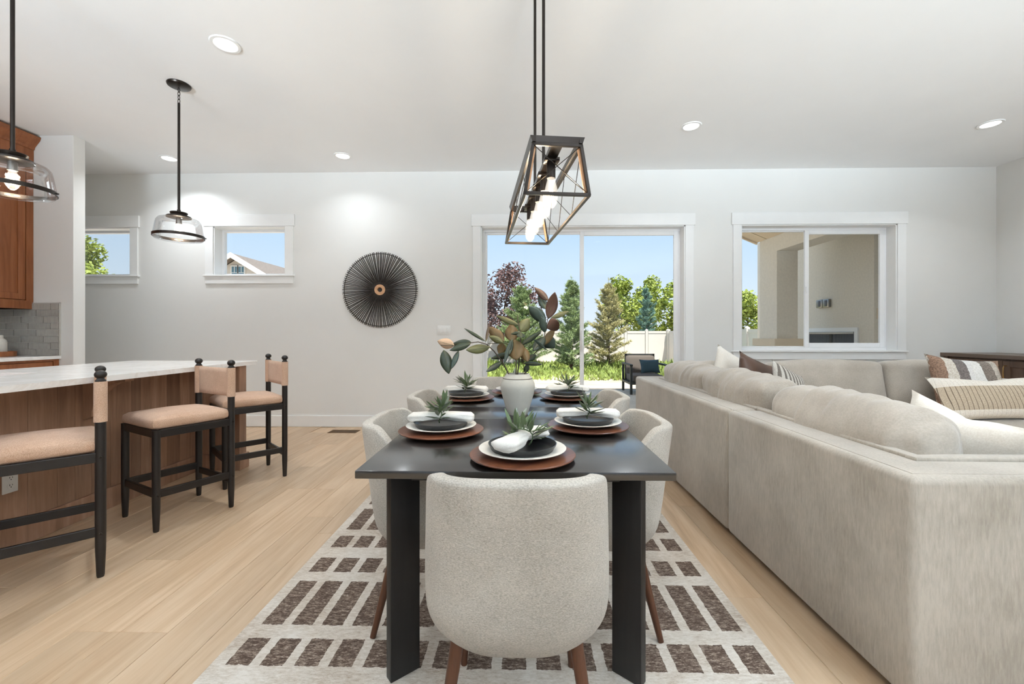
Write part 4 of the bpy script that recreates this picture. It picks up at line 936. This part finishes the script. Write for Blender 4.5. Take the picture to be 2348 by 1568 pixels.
def lumbar_mat():
    t = NT('lumbar_stitched_cotton'); tc = t.n('TexCoord'); sp_ = t.n('SeparateXYZ'); t.t.links.new(tc.outputs['Object'], sp_.inputs[0])
    ln = t.math('LESS_THAN', t.math('MODULO', t.math('ADD', sp_.outputs[0], 10.0), .036), .0042)
    body = t.math('LESS_THAN', t.math('ABSOLUTE', t.math('ADD', sp_.outputs[2], 0.01)), .095)
    fz = t.noise(tc.outputs['Object'], 160, 3, .7)
    tan = t.ramp(fz, [(.35, srgb(176, 158, 136)), (.65, srgb(206, 190, 168))]); wh = t.ramp(fz, [(.35, srgb(222, 212, 198)), (.65, srgb(242, 236, 226))])
    c = t.mix(body, wh, tan); t.base(t.mix(t.math('MULTIPLY', ln, t.math('ADD', t.math('MULTIPLY', body, .75), .15)), c, srgb(84, 66, 50))); t.rough(.95); t.bump(fz, .4, .004); return t.m
pillow(M['offwhite'], .54, .54, .18, (1.82, 1.81, .585), (0, -8, 86), 'large off-white pillow leaning on the back cushion nearest the end arm', 1.0, .02)
pillow(M['offwhite'], .50, .50, .16, (2.06, 1.60, .665), (12, -8, 4), 'large off-white pillow leaning against the sofa end arm', 4.0, .03)
pillow(lumbar_mat(), 1.02, .36, .16, (3.80, 3.50, .635), (-24, 0, 4), 'long tan lumbar pillow with dark stitched stripes and cream borders', 2.0, .02)
pillow(M['wool'], .58, .54, .18, (3.80, 3.70, .70), (-22, 6, -6), 'fuzzy wool pillow with wide grey, brown and cream stripes', 3.0)
pillow(M['offwhite'], .50, .50, .16, (1.90, 3.84, .735), (-14, 26, 14), 'off-white pillow with a tilted corner by the sofa corner', 6.0)
pillow(M['leather'], .50, .48, .15, (1.99, 3.60, .715), (-14, 18, 26), 'dark brown leather pillow in the sofa corner', 7.0)
pillow(M['greystripe'], .46, .44, .14, (2.14, 3.43, .675), (-16, 20, 30), 'small grey and cream striped pillow in front of the leather pillow', 8.0)

# ------------------------------------------------------------ outdoors
GZ = -.45
struct(MB().bx(-40, 40, YB + WT, 9.5, -.5, -.08).build('patio', M['concrete'], None, False))
struct(MB().bx(-40, 40, 9.5, 9.85, -.6, -.10).build('gravel_strip', M['gravel'], None, False))
def gr(u, v):
    x = -45 + 90 * u; y = 9.85 + 60 * v * v; return Vector((x, y, -.14 + (GZ + .14) * min(1, (y - 9.85) / 8) + .06 * noise.noise(Vector((x * .5, y * .5, 0)))))
struct(MB().grid(gr, 90, 60).build('yard_ground', M['dirt'], None))
# weeds: uncountable low growth in front of the fence
wb2 = MB(); rnd = random.Random(5)
def zground(y): return -.14 + (GZ + .14) * min(1, (y - 9.85) / 8)
for k in range(26000):
    x = rnd.uniform(-6, 9.0); y = 13.2 + 8.5 * rnd.random() ** 1.2
    if rnd.random() > .62 + .6 * noise.noise(Vector((x * .5, y * .5, 4))) + (.35 if y > 15 else -.1): continue
    h = rnd.uniform(.08, .34) * (.75 + 1.1 * noise.noise(Vector((x * .7, y * .5, 9)))) * (1.6 if y > 18 else 1); a = rnd.uniform(0, 2 * PI); w = rnd.uniform(.02, .05)
    p = Vector((x, y, zground(y) - .02)); d = Vector((math.cos(a), math.sin(a), 0)); l = Vector((rnd.uniform(-.6, .6), rnd.uniform(-.6, .6), 1)) * h
    v1, v2, v3, v4 = (wb2.bm.verts.new(q) for q in (p, p + l * .55 + d * w, p + l, p + l * .55 - d * w)); wb2.bm.faces.new((v1, v2, v3, v4))
tag(wb2.build('weeds', M['weed'], None, False), 'low green weeds growing on the sandy yard before the fence', 'weeds', kind='stuff')
# fence
FY, FX = 24.0, 8.2; FT = 1.36
def fence(name, label, pts, widths):
    r = empty(name, (pts[0][0], pts[0][1], GZ)); tag(r, label, 'fence', 'white vinyl fence runs'); o = Vector((pts[0][0], pts[0][1], 0))
    A, B = Vector((*pts[0], 0)), Vector((*pts[1], 0)); d = (B - A); L = d.length; d.normalize(); ang = math.atan2(d.y, d.x); n = int(L / widths)
    h = FT - GZ; pn = ps = bd = rl = None
    for k in range(n + 1):
        p = d * (k * L / n)
        if ps is None: ps = MB().bx(-.065, .065, -.065, .065, 0, h + .02).lathe([(.1, h + .02), (.0, h + .09)], seg=4, m=Matrix.Rotation(PI / 4, 4, 'Z')).build('post', M['fence'], r, False)
        else: inst(ps, 'post', r, p, (0, 0, ang))
        ps.rotation_euler = (0, 0, ang)
        if k < n:
            q = d * ((k + .5) * L / n); w = L / n - .19
            if pn is None:
                pn = MB().bx(-w / 2, w / 2, -.012, .012, .12, h - .16).build('panel', M['fence'], r, False); pn.location = q; pn.rotation_euler = (0, 0, ang)
                rl = MB().bx(-w / 2, w / 2, -.03, .03, h - .16, h - .03).bx(-w / 2, w / 2, -.03, .03, .02, .12).build('rail', M['fence'], r, False); rl.location = q; rl.rotation_euler = (0, 0, ang)
            else: inst(pn, 'panel', r, q, (0, 0, ang)); inst(rl, 'rail', r, q, (0, 0, ang))
fence('vinyl_fence', 'white vinyl privacy fence across the far side of the yard behind the trees', ((FX, FY), (-7.0, FY)), 1.15)
fence('vinyl_fence', 'white vinyl privacy fence along the side of the yard beyond the patio column', ((FX, FY - .2), (FX, 11.5)), 1.8)

def needles(b, tip, d, L, n, nl, rnd, w=.012):
    for k in range(n):
        t_ = rnd.random(); p = tip - d * L * t_
        q = (d * .6 + Vector((rnd.uniform(-1, 1), rnd.uniform(-1, 1), rnd.uniform(-.7, 1)))).normalized() * nl * rnd.uniform(.6, 1.2)
        s = q.cross(Vector((rnd.uniform(-1, 1), rnd.uniform(-1, 1), rnd.uniform(-1, 1)))).normalized() * w
        v = [b.bm.verts.new(z_) for z_ in (p - s, p + s, p + q)]; b.bm.faces.new(v)
def conifer(x, y, h, rad, mat, label, seed, dens=1.0):
    rnd = random.Random(seed); r = empty('pine_tree', (x, y, GZ)); tag(r, label, 'tree', 'conifers in the yard')
    MB().cyl((0, 0, -.05), (0, 0, h * .95), .04 + h * .010, .008, 8).build('trunk', M['bark'], r)
    b = MB(); br = MB(); n = int(150 * dens)
    for k in range(n):
        t_ = (k + rnd.random()) / n; z = h * (.05 + .86 * t_); lump = .75 + .45 * noise.noise(Vector((t_ * 5, seed, 0)))
        L = rad * (1 - t_) ** .5 * rnd.uniform(.3, 1.1) * lump + .08; a = rnd.uniform(0, 2 * PI)
        d = Vector((math.cos(a), math.sin(a), .35 + 1.1 * t_)).normalized(); tip = Vector((0, 0, z)) + d * L
        br.cyl((0, 0, z), tip, .006, .002, 3, False); needles(b, tip, d, L * .8, int(60 + 90 * L), .13, rnd, .013)
        for s_ in (-1, 1):
            d2 = (d + s_ * .8 * Vector((-d.y, d.x, .1))).normalized(); needles(b, Vector((0, 0, z)) + d * L * .6 + d2 * L * .35, d2, L * .35, int(20 + 36 * L), .12, rnd, .013)
    needles(b, Vector((0, 0, h)), Vector((0, 0, 1)), h * .16, 50, .12, rnd, .009)
    br.build('branches', M['bark'], r, False); tag(b.build('needles', M[mat], r, False), kind='stuff')
def broadleaf(name, x, y, h, clear, rx_, mat, label, seed, n, size, grp, lean=0.0):
    rnd = random.Random(seed); r = empty(name, (x, y, GZ)); tag(r, label, 'tree', grp)
    tk = MB().tube([(0, 0, -.05), (.03, 0, h * .3), (-.03 + lean * .4, .02, h * .6), (lean, 0, h * .93)], [.09, .07, .04, .012], 8); b = MB()
    lobes = []
    for k in range(22):
        t_ = rnd.random() ** .8; a = rnd.uniform(0, 2 * PI); z = clear + (h - clear) * t_; R = rx_ * math.sin(PI * min(.97, .18 + .8 * t_)) ** .7 * rnd.uniform(.3, .95)
        c = Vector((R * math.cos(a) + lean * t_, R * math.sin(a), z)); lobes.append((c, rx_ * rnd.uniform(.22, .42)))
        tk.cyl((lean * t_ * .6, 0, max(clear * .6, z - R * .8)), c, .02, .005, 5, False)
    for k in range(n):
        c, q = rnd.choice(lobes); d = Vector((rnd.gauss(0, 1), rnd.gauss(0, 1), rnd.gauss(0, 1))).normalized() * q * rnd.random() ** .45 * 1.15
        p = c + d; u = Vector((rnd.uniform(-1, 1), rnd.uniform(-1, 1), rnd.uniform(-.6, .6))).normalized(); w = u.cross(Vector((rnd.uniform(-1, 1), rnd.uniform(-1, 1), rnd.uniform(-1, 1)))).normalized()
        s = size * rnd.uniform(.6, 1.2); v = [b.bm.verts.new(z_) for z_ in (p - u * s, p + w * s * .55, p + u * s, p - w * s * .55)]; b.bm.faces.new(v)
    tk.build('trunk', M['bark'], r, False); tag(b.build('foliage', M[mat], r, False), kind='stuff')
def gx(px, y): return at_y(px, 766, y).x
broadleaf('plum_tree', gx(1150, 22.5), 22.5, 5.1, 1.3, 1.75, 'purple', 'purple leaved plum tree beside the sliding door frame', 21, 5200, .095, 'broadleaf trees beyond the yard', .5)
conifer(gx(1197, 20), 20, 4.0, 1.95, 'pine', 'bushy green pine in front of the purple plum tree', 22, 1.3)
conifer(gx(1310, 17.5), 17.5, 4.0, 1.35, 'pine', 'tall green pine behind the door centre post', 23, 1.3)
conifer(gx(1395, 18.5), 18.5, 4.0, 1.55, 'pinedry', 'sparse yellowish pine between the green pine and the open fence', 24, 1.1)
conifer(gx(1482, 25.5), 25.5, 4.6, 1.3, 'bluepine', 'slim blue spruce standing behind the white fence', 25, 1.0)
broadleaf('aspen_tree', gx(1425, 29), 29, 5.0, 1.2, 1.6, 'broad', 'yellow green tree behind the fence next to the sparse pine', 26, 5600, .12, 'broadleaf trees beyond the yard')
broadleaf('aspen_tree', gx(1487, 31), 31, 5.3, 1.2, 1.6, 'broad', 'yellow green tree behind the blue spruce', 27, 5600, .12, 'broadleaf trees beyond the yard')
broadleaf('aspen_tree', gx(1546, 28), 28, 4.9, 1.2, 1.3, 'broad', 'loose yellow green tree behind the fence corner', 28, 3600, .12, 'broadleaf trees beyond the yard')
broadleaf('hedge_tree', gx(1716, 20), 20, 3.3, .4, 1.0, 'broad', 'dense green shrub tree beside the patio column', 29, 5200, .09, 'broadleaf trees beyond the yard')
broadleaf('maple_tree', gx(196, 13.0), 13.0, 4.25, .9, 1.35, 'broad', 'leafy green tree seen through the small window by the partition', 30, 5200, .085, 'broadleaf trees beyond the yard')

# neighbour house seen through the small high window
HYN = 18.0
P = lambda px, py: at_y(px, py, HYN)
hs_ = empty('neighbor_house', (P(530, 640).x, HYN, GZ)); tag(hs_, 'pale sided neighbor house with a white trimmed gable seen through the small high window', 'house'); ho = Vector((P(530, 640).x, HYN, GZ))
pk = P(530, 580) - ho; r1 = P(612, 630) - ho; slope = (pk.z - r1.z) / (r1.x - pk.x); hwid = 4.2; ez = pk.z - slope * hwid
MB().prism([(-hwid + .5, 0), (hwid - .5, 0), (hwid - .5, ez + slope * .5 - .15), (0 + pk.x, pk.z - .15), (-hwid + .5, ez + slope * .5 - .15)], 'y', .45, 8).build('wall', M['siding'], hs_, False)
for s in (-1, 1):
    MB().prism([(pk.x, pk.z), (s * hwid, ez), (s * hwid, ez - .10), (pk.x, pk.z - .10)], 'y', -.02, 8.2).build('roof', M['shingle'], hs_, False)
    MB().prism([(pk.x, pk.z + .02), (s * hwid, ez + .02), (s * hwid, ez - .20), (pk.x, pk.z - .20)], 'y', -.07, -.02).build('rake_board', M['trim'], hs_, False)
for px in (523, 539):
    a_, b_ = P(px - 6, 608) - ho, P(px + 6, 632) - ho
    w_ = MB().bx(a_.x - .06, b_.x + .06, .40, .45, b_.z - .06, a_.z + .06).build('window', M['trim'], hs_, False)
    MB().bx(a_.x, b_.x, .39, .40, b_.z, a_.z - .28).bx(a_.x, (a_.x + b_.x) / 2 - .02, .39, .40, a_.z - .25, a_.z).bx((a_.x + b_.x) / 2 + .02, b_.x, .39, .40, a_.z - .25, a_.z).build('pane', M['bluepane'] if 'bluepane' in M else M.setdefault('bluepane', flat('reflective_pane', (96, 132, 150), .15)), w_, False)

# covered patio on the right: column, beam, sloped roof, stucco wall with fireplace
PX0, PX1, PY0, PY1 = 4.45, 4.81, 7.5, 8.03; pz = -.08; BZ = 2.60; CZ = 2.885
col = empty('patio_column', (4.63, 7.76, pz)); tag(col, 'square tan stucco patio column with a capped wider base', 'column')
MB().bx(PX0 - 4.63, PX1 - 4.63, PY0 - 7.76, PY1 - 7.76, 0, BZ - pz).build('shaft', M['stucco'], col, False)
MB().bx(PX0 - .05 - 4.63, PX1 + .05 - 4.63, PY0 - .05 - 7.76, PY1 + .05 - 7.76, 0, .94 - pz).build('base', M['stucco'], col, False)
MB().bx(PX0 - .09 - 4.63, PX1 + .09 - 4.63, PY0 - .09 - 7.76, PY1 + .09 - 7.76, .94 - pz, 1.07 - pz, .008).build('cap', M['soffit'], col, False)
tag(MB().bx(PX0, PX1, YB + WT + .005, PY1, BZ, 3.3).build('patio_beam', M['stucco'], None, False), 'tan stucco beam running from the patio column to the house', 'beam')
RXC = .75; RZC = CZ + .43 * (PX0 - RXC)
rf = empty('patio_roof', (RXC, 6.8, RZC)); tag(rf, 'gabled patio roof with cream boarded underside above the covered patio', 'roof')
for s in (-1, 1):
    xe = (PX0 - .005 - RXC) if s > 0 else -2.3; ze = -.43 * abs(xe)
    MB().prism([(0, 0), (xe, ze), (xe, ze + .16), (0, .16)], 'y', YB + WT + .005 - 6.8, 8.12 - 6.8).build('roof_slope', M['shingle'], rf, False)
    MB().prism([(0, -.02), (xe, ze - .02), (xe, ze), (0, 0)], 'y', YB + WT + .005 - 6.8, 7.78 - 6.8).build('ceiling_boards', M['soffit'], rf, False)
    MB().prism([(0, -.02), (xe, ze - .02), (xe, ze), (0, 0)], 'y', 7.80 - 6.8, 8.10 - 6.8).build('rake_soffit', M['soffit'], rf, False)
    MB().prism([(0, -.05), (xe, ze - .05), (xe, ze + .17), (0, .17)], 'y', 8.10 - 6.8, 8.14 - 6.8).build('rake_board', M['soffit'], rf, False)
SWX = 5.6
sw_ = MB().bx(SWX, SWX + .9, 6.87, 10.2, pz, 3.3).bx(SWX + .55, SWX + .9, YB + WT + .005, 6.87, pz, 3.3).bx(PX1, SWX + .9, YB + WT + .005, 8.5, 3.3, 3.45).build('wall_patio', M['stucco'], None, False); struct(sw_)
fp = empty('outdoor_fireplace', (SWX, 7.8, pz)); tag(fp, 'outdoor fireplace with white surround and dark slatted insert in the stucco wall', 'fireplace')
fy0, fy1, fz1 = 7.17 - 7.8, 8.43 - 7.8, 1.262 - pz
MB().bx(-.03, 0, fy0, fy1, fz1 - .07, fz1).bx(-.03, 0, fy0, fy0 + .07, 0, fz1 - .07).bx(-.03, 0, fy1 - .07, fy1, 0, fz1 - .07).build('surround', M['trim'], fp, False)
MB().bx(-.045, 0, fy0 + .07, fy1 - .07, fz1 - .11, fz1 - .07, .006).build('hood', M['steel'], fp, False)
MB().bx(-.010, 0, fy0 + .07, fy1 - .07, .02, fz1 - .11).build('insert', M['firebox'], fp, False)
sl = None
for k in range(46):
    yy = fy0 + .09 + k * (fy1 - fy0 - .18) / 45
    if k == 22: MB().bx(-.022, -.010, yy - .03, yy + .03, .02, fz1 - .11).build('center_post', M['dark'], fp, False); continue
    if sl is None: sl = MB().bx(-.018, -.010, -.006, .006, .02, fz1 - .115).build('slat', M['firebox'], fp, False); sl.location = (0, yy, 0)
    else: inst(sl, 'slat', fp, (0, yy, 0))
ob = empty('outdoor_outlet', (SWX, at_y(1890, 696, 1).y, 0)); d_ = ray(1891, 696); ty = SWX / d_.x * d_.y; ob.location = (SWX, ty, CAM_H + d_.z * SWX / d_.x)
tag(ob, 'double outdoor outlet box with flip covers on the stucco wall', 'outlet')
for s in (-1, 1):
    bx2 = MB().bx(-.05, 0, s * .085 - .08, s * .085 + .08, -.075, .075, .012).build('cover', M['steel'], ob)
    MB().bx(-.056, -.05, s * .085 - .045, s * .085 + .015, -.055, .055, .01).build('lid', M['firebox'], bx2)
d_ = ray(2017, 719); sY = 6.87; tt = sY / d_.y
ws_ = empty('outdoor_switch', (d_.x * tt, sY, CAM_H + d_.z * tt)); tag(ws_, 'small tan outdoor switch plate at the end of the stucco wall', 'light switch')
MB().bx(-.05, .05, -.01, 0, -.085, .085, .004).build('cover', M['soffit'], ws_); MB().bx(-.018, .018, -.016, -.01, -.03, .03, .003).build('toggle', M['soffit'], ws_)

# patio lounge chairs
def lounge(loc, rz, label):
    r = empty('patio_armchair', loc, rz); tag(r, label, 'armchair', 'patio armchairs'); t_ = .022
    for sx in (-1, 1):
        for sy in (-1, 1): MB().bx(sx * .36 - t_, sx * .36 + t_, sy * .34 - t_, sy * .34 + t_, 0, .60).build('leg', M['outmetal'], r, False)
        MB().bx(sx * .36 - .03, sx * .36 + .03, -.37, .37, .58, .615, .004).build('armrest', M['outmetal'], r, False)
        MB().bx(sx * .36 - t_, sx * .36 + t_, -.34, .34, .20, .24).build('side_rail', M['outmetal'], r, False)
    MB().bx(-.36, .36, -.36, -.32, .20, .25).bx(-.36, .36, .32, .36, .20, .25).bx(-.34, .34, -.32, .32, .21, .235).build('seat_frame', M['outmetal'], r, False)
    MB().bx(-.32, -.28, -.37, -.33, .25, .80, .003).bx(.28, .32, -.37, -.33, .25, .80, .003).bx(-.32, .32, -.37, -.33, .76, .80, .003).bx(-.28, .28, -.365, -.345, .3, .76).build('back_frame', M['outmetal'], r, False)
    MB().soft((0, .03, .32), (.64, .62, .15), .04, 6, (0, 0, .01)).build('seat_cushion', M['outcush'], r)
    MB().soft((0, -.26, .60), (.63, .15, .44), .05, 6, (0, .01, 0), m=Matrix.Rotation(math.radians(9), 4, 'X')).build('back_cushion', M['outcush'], r)
lounge((2.60, 9.05, -.08), PI, 'grey cushioned metal patio armchair seen through the sliding door')
lounge((3.95, 9.0, -.08), math.radians(80), 'grey cushioned metal patio armchair near the patio column, mostly behind the sofa')
M['teal'] = flat('teal_outdoor_fabric', (58, 84, 98), .9, var=.1)
pw = pillow_mesh(.44, .30, .12, 5.0, 10).build('outdoor_pillow', M['teal'], None, angle=85); pw.location = (2.72, 9.05, .47); pw.rotation_euler = (-.3, 0, .15)
tag(pw, 'dark teal cushion lying on the patio armchair', 'pillow')
